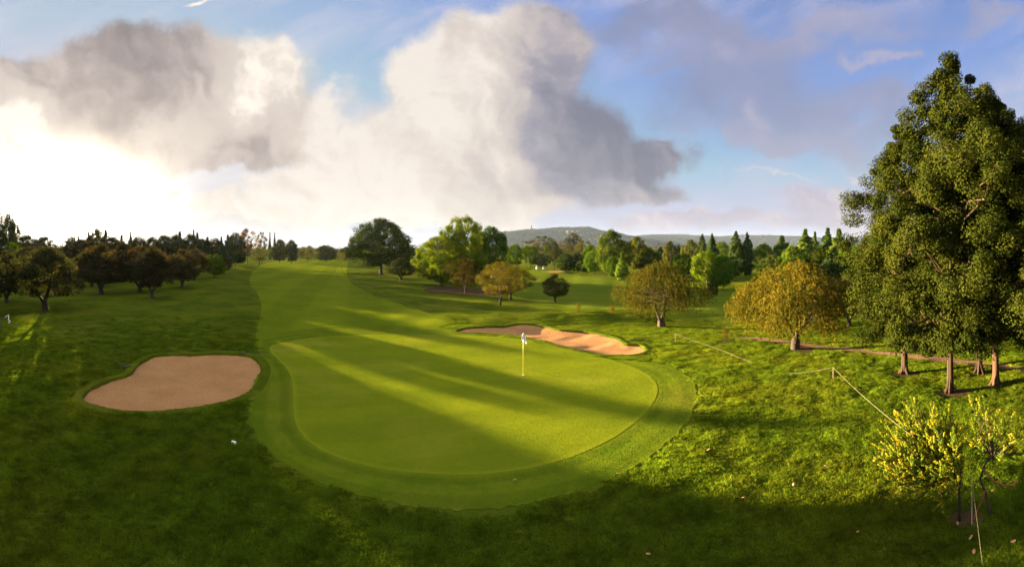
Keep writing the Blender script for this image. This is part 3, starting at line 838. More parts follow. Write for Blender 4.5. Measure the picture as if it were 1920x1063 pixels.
for v in range(2):
    proto('pine', v, H0=0.12, prof=p_cone, asp=1.9, nc=260, lpc=70, cr=0.12, leaf=(0.075, 0.030), trunk_r=0.014, leaf_mat='needle', lobes=0.4, cflat=0.6, up=0.8)
for v in range(2):
    proto('spire', v, H0=0.06, prof=p_spire, asp=4.0, nc=200, lpc=70, cr=0.16, leaf=(0.12, 0.07), trunk_r=0.012, leaf_mat='needle', lobes=0.15, cflat=1.3, limbs=12)
for v in range(2):
    proto('loose', v, H0=0.35, prof=p_umbrella, nc=75, lpc=80, cr=0.095, leaf=(0.030, 0.016), trunk_r=0.015, forks=3, fork_at=0.25, fork_spread=0.09, leaf_mat='leaf_brown', bark='bark', lobes=0.5, limbs=50, cflat=0.6, sag=0.0)

CLRS = {}
SERIAL = [0]
def place(kind, px, by, ty, wpx, label, cat='tree', name=None, var=None, tint=(1, 1, 1), group=None, rz=None, meshes=None, depth=1.0):
    """a tree whose foot stands at (px, by) in the photograph, its top at row ty, wpx wide"""
    SERIAL[0] += 1
    i = SERIAL[0]
    x, y, d = gp(px, by)
    h = (by - ty) / F * d; w = wpx / F * d
    if meshes is None:
        L = PROTO[kind]; meshes = L[(i * 7 + 3) % len(L) if var is None else var]
    a = (px - 960) / F
    e = empty(name or NAMES[kind], (x, y, float(H(x, y)) - 0.02), rz if rz is not None else (i * 2.399) % 6.283, (w, w * depth, h))
    tag(e, label, cat, group)
    t = link('trunk', meshes[0], e)
    c = link('crown', meshes[1], e)
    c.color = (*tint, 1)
    return e
NAMES = {'round': 'broadleaf_tree', 'lime': 'maple_tree', 'orchard': 'orchard_tree', 'gold': 'autumn_tree', 'column': 'cypress_tree', 'pine': 'pine_tree', 'spire': 'cypress_tree', 'loose': 'eucalyptus_tree'}

# ---- trees of the middle distance that stand alone
OAK = make_tree('oak', 11, H0=0.16, prof=p_broad, nc=480, lpc=95, cr=0.070, leaf=(0.021, 0.015), trunk_r=0.026, leaf_mat='leaf_dark', lobes=0.28, limbs=40, shell=.7)
PLANE = [make_tree('plane', 21 + k, H0=0.10, prof=p_round, nc=300, lpc=105, cr=0.068, leaf=(0.025, 0.018), trunk_r=0.02, leaf_mat='leaf_lime', lobes=0.35, limbs=36, up=0.9, shell=.55) for k in range(3)]
WIL = [make_tree('willow', 31 + 5 * k, H0=0.30, prof=p_low, nc=210 + 120 * k, lpc=15, cr=0.055, cflat=0.8, strands=10, strand_len=0.15, leaf=(0.024, 0.0075), trunk_r=0.036 - 0.006 * k,
                 forks=2 + k, fork_at=0.09 + 0.05 * k, fork_spread=0.09 + .02 * k, leaf_mat='leaf_willow', bark='bark_dark', lobes=0.36, limbs=70, sag=0.06, shell=.55, top_t=0.96) for k in range(2)]

place('round', 714, 515, 409, 122, 'large solitary dark green oak with a round crown beside the fairway', name='oak_tree', meshes=OAK, rz=0.4, tint=(0.66, .8, .7))
place('orchard', 752, 526, 483, 56, 'small dark spreading tree standing right in front of the big oak', tint=(0.75, 0.9, .8))
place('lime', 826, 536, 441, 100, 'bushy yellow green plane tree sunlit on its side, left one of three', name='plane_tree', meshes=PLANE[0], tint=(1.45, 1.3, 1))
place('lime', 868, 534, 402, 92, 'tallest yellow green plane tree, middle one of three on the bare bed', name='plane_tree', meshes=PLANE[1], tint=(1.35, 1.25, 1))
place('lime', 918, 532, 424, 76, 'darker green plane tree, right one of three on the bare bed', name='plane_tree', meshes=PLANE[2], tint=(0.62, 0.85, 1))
place('gold', 873, 550, 481, 62, 'small reddish brown tree in front of the three plane trees', var=0, tint=(.5, .42, .6))
place('gold', 958, 562, 494, 84, 'olive green small tree half hidden behind the golden one', var=1, tint=(.62, .75, 1))
place('gold', 938, 573, 487, 88, 'small golden tree glowing in the sun behind the far bunker', var=0, tint=(1.05, .95, 1))
place('orchard', 1041, 567, 514, 54, 'little solitary olive tree with a forked trunk on the second fairway edge', var=1, tint=(.85, 1, .9))
place('gold', 1083, 590, 567, 13, 'thin golden sapling in long grass right of the small solitary tree', name='sapling', var=1, tint=(1.2, 1.2, 1), depth=1)
place('gold', 1148, 592, 570, 14, 'thin golden sapling close to the willow with the two-stemmed trunk', name='sapling', var=0, tint=(1.2, 1.1, 1))
place('willow', 1240, 612, 486, 156, 'spreading bronze willow with a short two-stemmed trunk', name='willow_tree', meshes=WIL[0], rz=5.3, tint=(.82, .82, 1))
place('willow', 1492, 655, 484, 232, 'wide golden willow with long arching low limbs above the dirt path', name='willow_tree', meshes=WIL[1], rz=0.6, tint=(1.18, 1.08, 1))
place('orchard', 1592, 612, 515, 84, 'brown green tree half hidden between the golden willow and the tall trees', tint=(1, 1, 1))
place('gold', 1360, 641, 612, 12, 'tiny staked sapling in a round mulch spot left of the golden willow', name='sapling', var=1, tint=(1, .8, 1))

# ---- tall glossy trees of the right-hand grove
BIG = [make_tree('big', 51 + k, H0=0.14, prof=p_big, asp=2.2, nc=330, lpc=350, cr=0.100, cflat=0.70, leaf=(0.0180, 0.0115), trunk_r=0.026, leaf_mat='leaf_big', bark='bark_red', lobes=0.6,
                 limbs=60, up=0.35, outward=0.6, shell=0.6, cfreq=4) for k in range(3)]
place('big', 1696, 701, 232, 225, 'shorter tall leafy tree on the dirt path side, leftmost trunk of the grove', name='tall_tree', meshes=BIG[0], rz=1.0)
place('big', 1782, 736, 98, 235, 'tallest dense leafy tree whose straight trunk stands nearest the yellow bush', name='tall_tree', meshes=BIG[1], rz=2.6)
place('big', 1836, 699, 150, 220, 'tall leafy tree with its thin trunk set back between two nearer trunks', name='tall_tree', meshes=BIG[2], rz=2.4)
place('big', 1867, 722, 168, 235, 'tall leafy tree on a leaning trunk, rightmost trunk of the grove', name='tall_tree', meshes=BIG[0], rz=4.4)
place('big', 1972, 705, 185, 290, 'tall leafy tree whose trunk is cut off by the picture edge', name='tall_tree', meshes=BIG[1], rz=3.0)

# ---- wood along the second fairway
G1 = 'trees along the far side of the second fairway'
for a in [
    ('lime', 966, 503, 461, 34, 'pale green tree just right of the plane trees', (.8, .9, 1)),
    ('lime', 994, 502, 461, 34, 'lime green tree beside the two white carts', (.95, 1, 1)),
    ('round', 1016, 503, 479, 28, 'low round dark green tree right behind the white carts', (1, 1.1, 1)),
    ('loose', 1016, 492, 441, 60, 'tall brownish eucalyptus below the hill mast', (1, 1, 1)),
    ('round', 1036, 495, 455, 34, 'dark tree between the two brownish eucalyptuses', (.7, .8, .9)),
    ('loose', 1040, 506, 464, 24, 'grey brown narrow tree above the distant bunker', (1, 1, 1)),
    ('loose', 1077, 492, 436, 34, 'tallest brownish eucalyptus with a dark knotted top', (.75, .85, .8)),
    ('loose', 1062, 494, 450, 40, 'low brownish tree leaning out left of the tallest eucalyptus', (1.1, 1, 1)),
    ('loose', 1094, 496, 450, 36, 'pale tawny tree right of the tallest eucalyptus', (1.1, 1.1, 1)),
    ('round', 1062, 511, 476, 38, 'dark round tree, first of a low row behind the distant bunker', (.65, .9, .8)),
    ('round', 1083, 512, 477, 34, 'dark round tree in the middle of the low row behind the distant bunker', (.6, .8, .8)),
    ('round', 1102, 514, 478, 32, 'dark round tree, last of the low row, touching the big bright tree', (.6, .8, .8)),
    ('lime', 1106, 508, 461, 26, 'small lime tree peeping over the low dark row', (.9, 1, 1)),
    ('lime', 1114, 516, 472, 36, 'mid green tree under the left side of the big bright tree', (.75, .95, 1)),
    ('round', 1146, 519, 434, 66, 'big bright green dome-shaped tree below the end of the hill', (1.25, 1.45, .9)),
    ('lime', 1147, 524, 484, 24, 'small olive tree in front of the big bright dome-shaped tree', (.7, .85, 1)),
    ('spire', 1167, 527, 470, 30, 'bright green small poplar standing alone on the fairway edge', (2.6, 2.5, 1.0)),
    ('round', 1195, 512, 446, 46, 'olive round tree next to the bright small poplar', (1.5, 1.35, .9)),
    ('round', 1218, 520, 470, 44, 'dark low tree behind the bronze willow', (.8, .9, .9)),
    ('column', 1238, 500, 462, 26, 'dark narrow tree over the bronze willow', (1, 1, 1)),
    ('round', 1257, 502, 455, 30, 'dull olive tree over the middle of the bronze willow', (1.1, 1, 1)),
    ('pine', 1272, 500, 458, 39, 'small dark conifer over the bronze willow', (1, 1, 1)),
    ('lime', 1280, 522, 476, 44, 'yellow green tree just behind the bronze willow', (.9, 1, 1)),
    ('round', 1296, 505, 452, 36, 'bushy olive tree left of the twin dark columns', (1.2, 1.1, .9)),
    ('column', 1317, 512, 437, 21, 'dark columnar cypress, left one of the first twin pair', (.9, .9, 1)),
    ('column', 1335, 514, 436, 20, 'dark columnar cypress, right one of the first twin pair', (.7, .8, 1)),
    ('lime', 1326, 536, 473, 62, 'sunny lime green maple below the first twin cypresses', (1.1, 1.1, 1)),
    ('lime', 1356, 544, 480, 48, 'deep green maple whose thin trunk shows between the two willows', (.5, .75, .9)),
    ('round', 1338, 556, 522, 20, 'small round dark shrub tree between the two willows', (.8, 1, .9)),
    ('lime', 1352, 500, 455, 34, 'lime tree peeping between the two twin cypress pairs', (.8, .9, 1)),
    ('column', 1380, 524, 431, 28, 'tallest dark cypress, left one of the second twin pair', (.85, .9, 1)),
    ('column', 1401, 524, 434, 22, 'dark cypress, right one of the second twin pair', (.65, .75, 1)),
    ('lime', 1432, 512, 458, 36, 'soft green tree right of the second twin cypresses', (.7, .8, 1)),
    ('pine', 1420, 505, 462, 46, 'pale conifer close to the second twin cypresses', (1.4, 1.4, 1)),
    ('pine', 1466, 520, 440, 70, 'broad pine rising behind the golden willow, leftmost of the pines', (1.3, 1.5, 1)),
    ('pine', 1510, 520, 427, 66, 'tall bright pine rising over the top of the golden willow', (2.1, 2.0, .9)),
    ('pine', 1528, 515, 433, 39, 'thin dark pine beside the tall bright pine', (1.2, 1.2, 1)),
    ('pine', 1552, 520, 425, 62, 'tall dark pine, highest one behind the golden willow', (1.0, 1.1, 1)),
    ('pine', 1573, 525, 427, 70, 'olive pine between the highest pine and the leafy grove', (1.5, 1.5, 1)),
    ('column', 1562, 540, 462, 34, 'dark bushy cypress at the right shoulder of the golden willow', (.7, .8, 1)),
    ('lime', 1594, 532, 458, 44, 'yellow green tree touching the tall leafy grove', (.8, .9, 1)),
    ('lime', 1486, 530, 462, 44, 'soft lime tree behind the top of the golden willow', (.8, .85, 1)),
    ('round', 1448, 526, 480, 50, 'shaded round tree behind the left shoulder of the golden willow', (.9, 1, 1)),
    ('round', 1640, 520, 430, 60, 'dark tree seen through the gaps of the leafy grove', (.8, .9, 1)),
    ('pine', 1720, 520, 425, 117, 'pine seen low behind the trunks of the leafy grove', (1, 1, 1)),
    ('round', 1830, 525, 430, 80, 'round tree standing far behind the leafy grove', (.8, .9, 1)),
]:
    place(a[0], a[1], a[2], a[3] - (3 if a[0] in ('round', 'lime') else 0), a[4] * 1.08, a[5], tint=a[6], group=G1)

# ---- far end of the main fairway
G2 = 'trees round the far end of the main fairway'
for a in [
    ('round', 648, 489, 463, 30, 'dark tree at the fairway end touching the big oak', (.8, .9, 1)),
    ('gold', 646, 491, 471, 24, 'small yellowish tree under the left side of the big oak', (.8, .9, 1)),
    ('round', 611, 491, 459, 42, 'dark round tree alone in the middle of the fairway end', (.7, .7, .9)),
    ('loose', 583, 490, 460, 14, 'thin knotty tree at the fairway end', (.8, .8, .9)),
    ('gold', 568, 486, 462, 24, 'yellowish hazy tree left of the thin knotty tree', (.7, .8, .8)),
    ('gold', 577, 491, 470, 17, 'tiny bushy tree standing forward at the fairway end', (.6, .7, .8)),
    ('round', 546, 494, 450, 30, 'dark broad tree on two trunks, right half of a pair', (.6, .6, .8)),
    ('round', 524, 493, 449, 34, 'dark broad tree, left half of a pair by the fairway end', (.6, .6, .8)),
    ('spire', 551, 488, 450, 9, 'thin dark spire just right of the dark broad pair', (1, 1, 1)),
    ('spire', 506, 489, 434, 10, 'left one of two slim olive poplars on the skyline', (1.5, 1.3, 1)),
    ('spire', 515, 489, 434, 10, 'right one of two slim olive poplars on the skyline', (1.5, 1.3, 1)),
    ('loose', 491, 495, 433, 24, 'thin tall tree with a sparse crown beside the rusty umbrella tree', (.9, .8, .8)),
    ('loose', 464, 497, 428, 44, 'rusty red tree with an umbrella-shaped top on the skyline', (1.2, .75, .8)),
    ('gold', 486, 497, 462, 40, 'low olive tree under the thin tall sparse one', (.6, .7, .8)),
    ('round', 446, 497, 463, 34, 'dark green dome left of the rusty umbrella tree', (.7, .8, .8)),
    ('gold', 437, 499, 477, 24, 'small bright green tree on the fairway\'s left margin', (.8, 1.2, .8)),
]:
    place(a[0], a[1], a[2], a[3], a[4], a[5], tint=a[6], group=G2)

# ---- dark orchard trees of the left side
G3 = 'low orchard trees left of the fairway'
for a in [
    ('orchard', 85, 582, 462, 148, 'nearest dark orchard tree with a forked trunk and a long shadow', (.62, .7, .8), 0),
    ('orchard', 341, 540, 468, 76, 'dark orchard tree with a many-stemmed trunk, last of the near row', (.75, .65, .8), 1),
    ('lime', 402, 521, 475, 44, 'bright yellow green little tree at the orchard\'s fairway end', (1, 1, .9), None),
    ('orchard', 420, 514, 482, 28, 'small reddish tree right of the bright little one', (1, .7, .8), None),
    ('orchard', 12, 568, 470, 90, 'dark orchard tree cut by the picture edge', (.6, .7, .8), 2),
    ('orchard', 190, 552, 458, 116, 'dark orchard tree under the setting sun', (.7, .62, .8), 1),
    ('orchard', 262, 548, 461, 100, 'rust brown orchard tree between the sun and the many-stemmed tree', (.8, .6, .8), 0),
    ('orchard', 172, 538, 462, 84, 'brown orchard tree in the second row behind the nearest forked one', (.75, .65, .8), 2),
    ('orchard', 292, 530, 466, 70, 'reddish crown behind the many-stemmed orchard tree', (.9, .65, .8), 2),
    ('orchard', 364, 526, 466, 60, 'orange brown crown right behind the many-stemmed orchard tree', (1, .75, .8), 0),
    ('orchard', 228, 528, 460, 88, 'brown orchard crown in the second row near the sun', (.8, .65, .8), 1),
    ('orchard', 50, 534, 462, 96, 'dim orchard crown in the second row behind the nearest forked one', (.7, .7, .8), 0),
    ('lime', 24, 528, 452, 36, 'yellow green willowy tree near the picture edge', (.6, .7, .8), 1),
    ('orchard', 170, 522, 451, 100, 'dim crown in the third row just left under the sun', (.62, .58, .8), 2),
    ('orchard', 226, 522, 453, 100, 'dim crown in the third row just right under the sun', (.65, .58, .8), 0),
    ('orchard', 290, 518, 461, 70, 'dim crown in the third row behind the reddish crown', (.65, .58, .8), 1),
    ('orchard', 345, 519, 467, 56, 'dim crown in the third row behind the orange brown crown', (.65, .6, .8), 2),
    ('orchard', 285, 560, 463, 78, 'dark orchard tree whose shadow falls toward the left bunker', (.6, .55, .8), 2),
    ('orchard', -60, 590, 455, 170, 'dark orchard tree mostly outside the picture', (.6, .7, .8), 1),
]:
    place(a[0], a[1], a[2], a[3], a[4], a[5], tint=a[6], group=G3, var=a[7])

G4 = 'skyline trees behind the orchard'
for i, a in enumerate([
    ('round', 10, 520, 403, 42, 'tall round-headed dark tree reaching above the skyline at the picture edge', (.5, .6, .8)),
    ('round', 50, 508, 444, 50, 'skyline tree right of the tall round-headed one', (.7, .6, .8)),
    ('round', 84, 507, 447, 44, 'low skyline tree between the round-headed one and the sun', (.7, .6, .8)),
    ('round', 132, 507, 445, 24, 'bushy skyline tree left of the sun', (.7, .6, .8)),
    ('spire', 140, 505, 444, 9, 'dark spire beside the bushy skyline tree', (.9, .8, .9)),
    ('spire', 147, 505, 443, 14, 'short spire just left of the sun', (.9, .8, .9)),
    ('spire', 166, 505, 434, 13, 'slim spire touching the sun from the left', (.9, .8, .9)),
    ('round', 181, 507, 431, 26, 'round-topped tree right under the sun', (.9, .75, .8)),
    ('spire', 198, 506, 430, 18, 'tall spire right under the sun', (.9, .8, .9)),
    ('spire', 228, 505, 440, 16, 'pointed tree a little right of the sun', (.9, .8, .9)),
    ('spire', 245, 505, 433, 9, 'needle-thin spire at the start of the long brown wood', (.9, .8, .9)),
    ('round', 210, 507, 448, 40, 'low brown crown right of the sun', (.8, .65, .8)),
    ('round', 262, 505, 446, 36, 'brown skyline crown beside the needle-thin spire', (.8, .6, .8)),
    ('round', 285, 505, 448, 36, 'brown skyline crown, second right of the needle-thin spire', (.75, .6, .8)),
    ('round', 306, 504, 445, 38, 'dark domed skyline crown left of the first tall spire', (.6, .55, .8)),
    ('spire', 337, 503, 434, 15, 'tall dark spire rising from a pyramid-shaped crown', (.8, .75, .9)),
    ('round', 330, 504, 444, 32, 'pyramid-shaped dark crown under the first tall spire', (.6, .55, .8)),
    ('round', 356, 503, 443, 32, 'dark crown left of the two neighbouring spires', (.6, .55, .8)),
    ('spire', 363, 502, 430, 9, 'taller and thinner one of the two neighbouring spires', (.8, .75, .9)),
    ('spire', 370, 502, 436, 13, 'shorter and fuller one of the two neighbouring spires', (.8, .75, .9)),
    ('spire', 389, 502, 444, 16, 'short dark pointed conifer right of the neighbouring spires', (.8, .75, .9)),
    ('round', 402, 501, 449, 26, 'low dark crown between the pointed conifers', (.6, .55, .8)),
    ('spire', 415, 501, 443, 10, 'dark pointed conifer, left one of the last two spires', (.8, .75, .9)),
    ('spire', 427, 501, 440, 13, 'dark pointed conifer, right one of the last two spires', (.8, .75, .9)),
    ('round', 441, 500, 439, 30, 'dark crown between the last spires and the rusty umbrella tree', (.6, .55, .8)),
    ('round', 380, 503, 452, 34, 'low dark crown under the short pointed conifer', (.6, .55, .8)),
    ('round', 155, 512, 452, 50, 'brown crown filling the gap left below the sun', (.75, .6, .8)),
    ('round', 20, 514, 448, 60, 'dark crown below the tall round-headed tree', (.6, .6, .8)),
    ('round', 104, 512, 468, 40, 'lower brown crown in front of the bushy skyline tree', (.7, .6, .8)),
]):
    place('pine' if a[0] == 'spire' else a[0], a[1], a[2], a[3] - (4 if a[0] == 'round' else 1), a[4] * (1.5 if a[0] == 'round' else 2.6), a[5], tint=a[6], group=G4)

def build_woods():
    """the far bush that reads as one mass, from the fairway's end to the foot of the hills"""
    nr = np.random.RandomState(77)
    P = []; 
    V = []; T = []
    for i in range(1500):
        a = nr.uniform(-1.12, 1.25); px = 960 + a * F
        lo = 330 if px < 700 else 420
        d = math.exp(nr.uniform(math.log(lo), math.log(1900)))
        h = nr.uniform(5, 10) * (1.0 if nr.uniform() > .15 else 1.5); w = nr.uniform(4, 9)
        c = np.array([math.sin(a) * d, math.cos(a) * d, h * 0.5])
        n = 110 if d < 800 else 60
        D = nr.normal(size=(n, 3)); D /= np.linalg.norm(D, axis=1, keepdims=True)
        r = nr.uniform(.5, 1, (n, 1)) * (1 + .25 * np.sin(D[:, :1] * 5 + i) * np.cos(D[:, 1:2] * 4))
        V.append(np.column_stack([c + D * r * [w, w, h * 0.55], D, np.full(n, d / 420.0)]))
        T.append(np.full(n, nr.uniform(0, .75)) + nr.uniform(0, .25, n))
    V = np.concatenate(V); T = np.concatenate(T)
    s = np.clip(V[:, 6:7], 1, 3)
    v, f = leaf_quads(V[:, :3], V[:, 3:6] + nr.normal(size=(len(V), 3)) * .5, 1.6 * s, 1.3 * s, nr)
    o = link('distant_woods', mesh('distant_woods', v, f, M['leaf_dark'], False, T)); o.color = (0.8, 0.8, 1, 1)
    tag(o, kind='stuff')
build_woods()

# ------------------------------------------------------------------ flagstick
def build_flag():
    x, y, d = gp(981, 704); z = float(H(x, y)) + 0.02
    e = empty('golf_flag', (x, y, z)); tag(e, 'white golf flag hanging limp on a thin yellow pole in the putting green', 'flag')
    k = d / F
    top = (704 - 625) * k * 1.0
    m = MB(); m.tube([(0, 0, -0.1), (0, 0, top * 0.5), (0.004, 0, top)], [0.017, 0.013, 0.011], 10); m.build('pole', M['pole_yellow'], e, True)
    # limp cloth: gathered at the head, spreading to two uneven corners
    n, r = 26, 18; V = []; Fc = []
    ca = math.atan2(x, y)
    rx, ry = math.cos(ca), -math.sin(ca)
    for i in range(r + 1):
        t = i / r
        for j in range(n + 1):
            s = j / n
            w = 0.04 + 0.27 * t ** 0.75
            u = (s - 0.42) * w + 0.02
            fold = 0.045 * math.sin(s * 13 + t * 2.2) * (0.3 + t)
            zz = top - 0.01 - t * (0.42 + 0.14 * s - 0.10 * (1 - s) ** 2)
            V.append((u * rx + fold * ry, u * ry - fold * rx + 0.0, zz))
    for i in range(r):
        for j in range(n):
            a = i * (n + 1) + j; Fc.append((a, a + 1, a + n + 2, a + n + 1))
    fl = link('flag', mesh('flag', V, Fc, M['flag'], True), e)
    so_ = fl.modifiers.new('thick', 'SOLIDIFY'); so_.thickness = 0.004
    # faded blue-grey emblem smudge printed on the cloth
    V2 = []; F2 = []
    for i in range(5, 15):
        t = i / r
        for j in range(10, 17):
            p = V[i * (n + 1) + j]; V2.append((p[0] - 0.006 * math.sin(ca), p[1] - 0.006 * math.cos(ca), p[2]))
    for i in range(9):
        for j in range(6):
            if (i + j * 2) % 5 == 0 or (i in (0, 8) and j in (0, 5)): continue
            a = i * 7 + j; F2.append((a, a + 1, a + 8, a + 7))
    link('emblem', mesh('emblem', V2, F2, M['flag_mark'], True), fl)
    m = MB(); m.tube([(0, 0, 0.001), (0, 0, 0.012)], [0.056, 0.054], 20); m.build('cup_rim', M['white'], e)
build_flag()

# ------------------------------------------------------------------ rakes
def build_rake(px, py, ang, label, hang=1.5):
    x, y, d = gp(px, py); z = float(H(x, y)) + 0.05
    e = empty('bunker_rake', (x, y, z), ang); tag(e, label, 'rake', 'rakes lying beside the bunkers')
    m = MB(); m.tube([(0, 0, 0.03), (hang * .5, 0.01, 0.05), (hang, 0, 0.08)], 0.017, 8); m.build('handle', M['dark_metal'], e)
    m = MB(); m.box((0, 0, 0.03), (0.03, 0.34, 0.022))
    for k in range(13): m.tube([(0.0, -0.31 + k * 0.052, 0.02), (-0.01, -0.31 + k * 0.052, -0.06)], 0.009, 5)
    m.build('rake_head', M['dark_metal'], e)
    return e
build_rake(238, 690, 2.9, 'dark rake lying on the grass at the notch of the left bunker')
build_rake(456, 663, 0.5, 'dark rake lying at the far rim of the left bunker')
build_rake(1188, 638, -0.5, 'dark rake lying on the grass beside the right end of the far bunker')

# ------------------------------------------------------------------ white marker block in the left rough
x, y, d = gp(438, 832)
m = MB(); m.box((0, 0, 0.035), (0.085, 0.04, 0.045)); m.box((0, 0, 0.084), (0.075, 0.033, 0.006))
e = m.build('marker_block', M['white'], None, False, (x, y, float(H(x, y)))); e.rotation_euler = (0, 0.1, 0.2)
b_ = e.modifiers.new('bevel', 'BEVEL'); b_.width = 0.01; b_.segments = 2
tag(e, 'small white marker block lying in the rough left of the apron', 'marker')

# ------------------------------------------------------------------ rope on thin stakes
def peg(px, py, hpx, label):
    x, y, d = gp(px, py); h = hpx / F * d
    e = empty('rope_stake', (x, y, float(H(x, y)))); tag(e, label, 'stake', 'thin stakes carrying the white rope')
    m = MB(); m.tube([(0, 0, -0.1), (0.005, 0, h * .5), (0, 0, h)], [0.014, 0.012, 0.011], 8); m.build('rod', M['wood'], e)
    m = MB()
    for k in range(14):
        pass
    m.tube([(0.02 * math.cos(t * 0.785), 0.02 * math.sin(t * 0.785), h * 0.97 + 0.002 * t) for t in range(9)], 0.006, 6); m.build('loop', M['rope'], e)
    return Vector((x, y, float(H(x, y)) + h * 0.97))
def rope(pts, r, label, sagk=0.02):
    P = []
    for a, b in zip(pts[:-1], pts[1:]):
        L = (b - a).length
        for i in range(14):
            t = i / 14; p = a.lerp(b, t); p.z -= 4 * t * (1 - t) * sagk * L; P.append(p)
    P.append(pts[-1])
    m = MB(); m.tube(P, r * 0.42, 7)
    o = m.build('boundary_rope', M['rope'], None, True); tag(o, label, 'rope', 'white ropes fencing off the rough')
def lowp(px, py, h=0.04):
    x, y, d = gp(px, py); return Vector((x, y, float(H(x, y)) + h))
s1 = peg(1562, 712, 24, 'thin wooden stake holding the rope corner in front of the grove')
s2 = peg(1266, 640, 14, 'thin stake at the rope end near the two-stemmed willow')
s3 = peg(1822, 985, 92, 'thin stake beside the yellow bush with the rope tied to its top')
rope([lowp(1480, 702), s1], 0.017, 'short pale rope rising from the grass to the corner stake')
rope([s1, s3], 0.016, 'long pale rope running from the corner stake down behind the yellow bush', 0.012)
rope([s3, lowp(1842, 1080, 0.25)], 0.011, 'pale rope running from the yellow bush out of the picture bottom', 0.0)
rope([s2, lowp(1340, 655, 0.10), lowp(1415, 683, 0.05)], 0.016, 'thin pale rope running along the grass below the two willows', 0.0)

# ------------------------------------------------------------------ post with a bent white strip, far left
x, y, d = gp(2, 618)
e = empty('tee_post', (x, y, float(H(x, y))), 0.9); tag(e, 'dark post and crossbar with a bent white strip hanging from its end', 'post')
k = d / F
m = MB(); m.tube([(0, 0, -0.1), (0, 0, 24 * k)], [0.03, 0.026], 8); m.build('upright', M['dark_metal'], e)
m = MB(); m.tube([(-14 * k, 0, 22 * k), (0, 0, 22 * k), (10 * k, 0, 23 * k)], 0.028, 8); m.build('crossbar', M['dark_metal'], e)
m = MB(); m.tube([(8 * k, 0, 24 * k), (14.5 * k, 0, 28 * k), (14.2 * k, 0, 18.5 * k), (17.5 * k, 0, 16 * k), (14 * k, 0, 12.5 * k)], [0.03, 0.045, 0.04, 0.055, 0.03], 8); m.build('white_strip', M['white'], e, True)

# ------------------------------------------------------------------ two small white carts among the far trees
def cart(px, py, rz, label):
    x, y, d = gp(px, py)
    e = empty('golf_cart', (x, y, float(H(x, y))), rz, (.6, .6, .6)); tag(e, label, 'cart', 'white carts parked among the far trees')
    m = MB(); m.box((0, 0, 0.55), (1.15, 0.55, 0.22)); m.box((-0.85, 0, 0.88), (0.32, 0.5, 0.16)); m.box((0.9, 0, 0.85), (0.12, 0.5, 0.12))
    b = m.build('body', M['cream'], e); q = b.modifiers.new('bevel', 'BEVEL'); q.width = 0.06; q.segments = 2
    m = MB(); m.box((-0.1, 0, 1.88), (1.0, 0.6, 0.05)); m.build('roof', M['cream'], e)
    for sx in (-0.95, 0.78):
        for sy in (-0.5, 0.5):
            m = MB(); m.tube([(sx, sy, 0.7), (sx * .97, sy, 1.85)], 0.025, 6); m.build('roof_post', M['dark_metal'], e)
    m = MB(); m.box((-0.2, 0, 0.86), (0.28, 0.5, 0.09)); m.box((-0.48, 0, 1.12), (0.06, 0.5, 0.22)); m.build('seat', M['wall'], e)
    for sx in (-0.78, 0.82):
        for sy in (-0.56, 0.56):
            m = MB(); m.tube([(sx, sy - 0.08, 0.25), (sx, sy + 0.08, 0.25)], 0.25, 16)
            w = m.build('wheel', M['dark_metal'], e)
cart(1009, 505, 0.5, 'left one of two white golf carts under the far trees')
cart(1022, 506, 0.1, 'right one of two white golf carts under the far trees')

# ------------------------------------------------------------------ mast on the hill and the houses on its slope
a = (996 - 960) / F; D = 3000.0
zt = HC + (YH - 430.5) / F * D
e = empty('radio_tower', (math.sin(a) * D, math.cos(a) * D, zt - 4)); tag(e, 'grey concrete tower standing on top of the distant hill', 'tower')
m = MB(); m.tube([(0, 0, 0), (0, 0, 20)], [4.2, 3.2], 12); m.build('shaft', M['tower'], e)
m = MB(); m.tube([(0, 0, 20), (0, 0, 21.5), (0, 0, 27), (0, 0, 29)], [3.5, 6.2, 6.2, 4], 16); m.build('head', M['tower'], e)
m = MB(); m.tube([(0, 0, 29), (0, 0, 37)], [0.8, 0.4], 6); m.build('antenna', M['tower'], e)

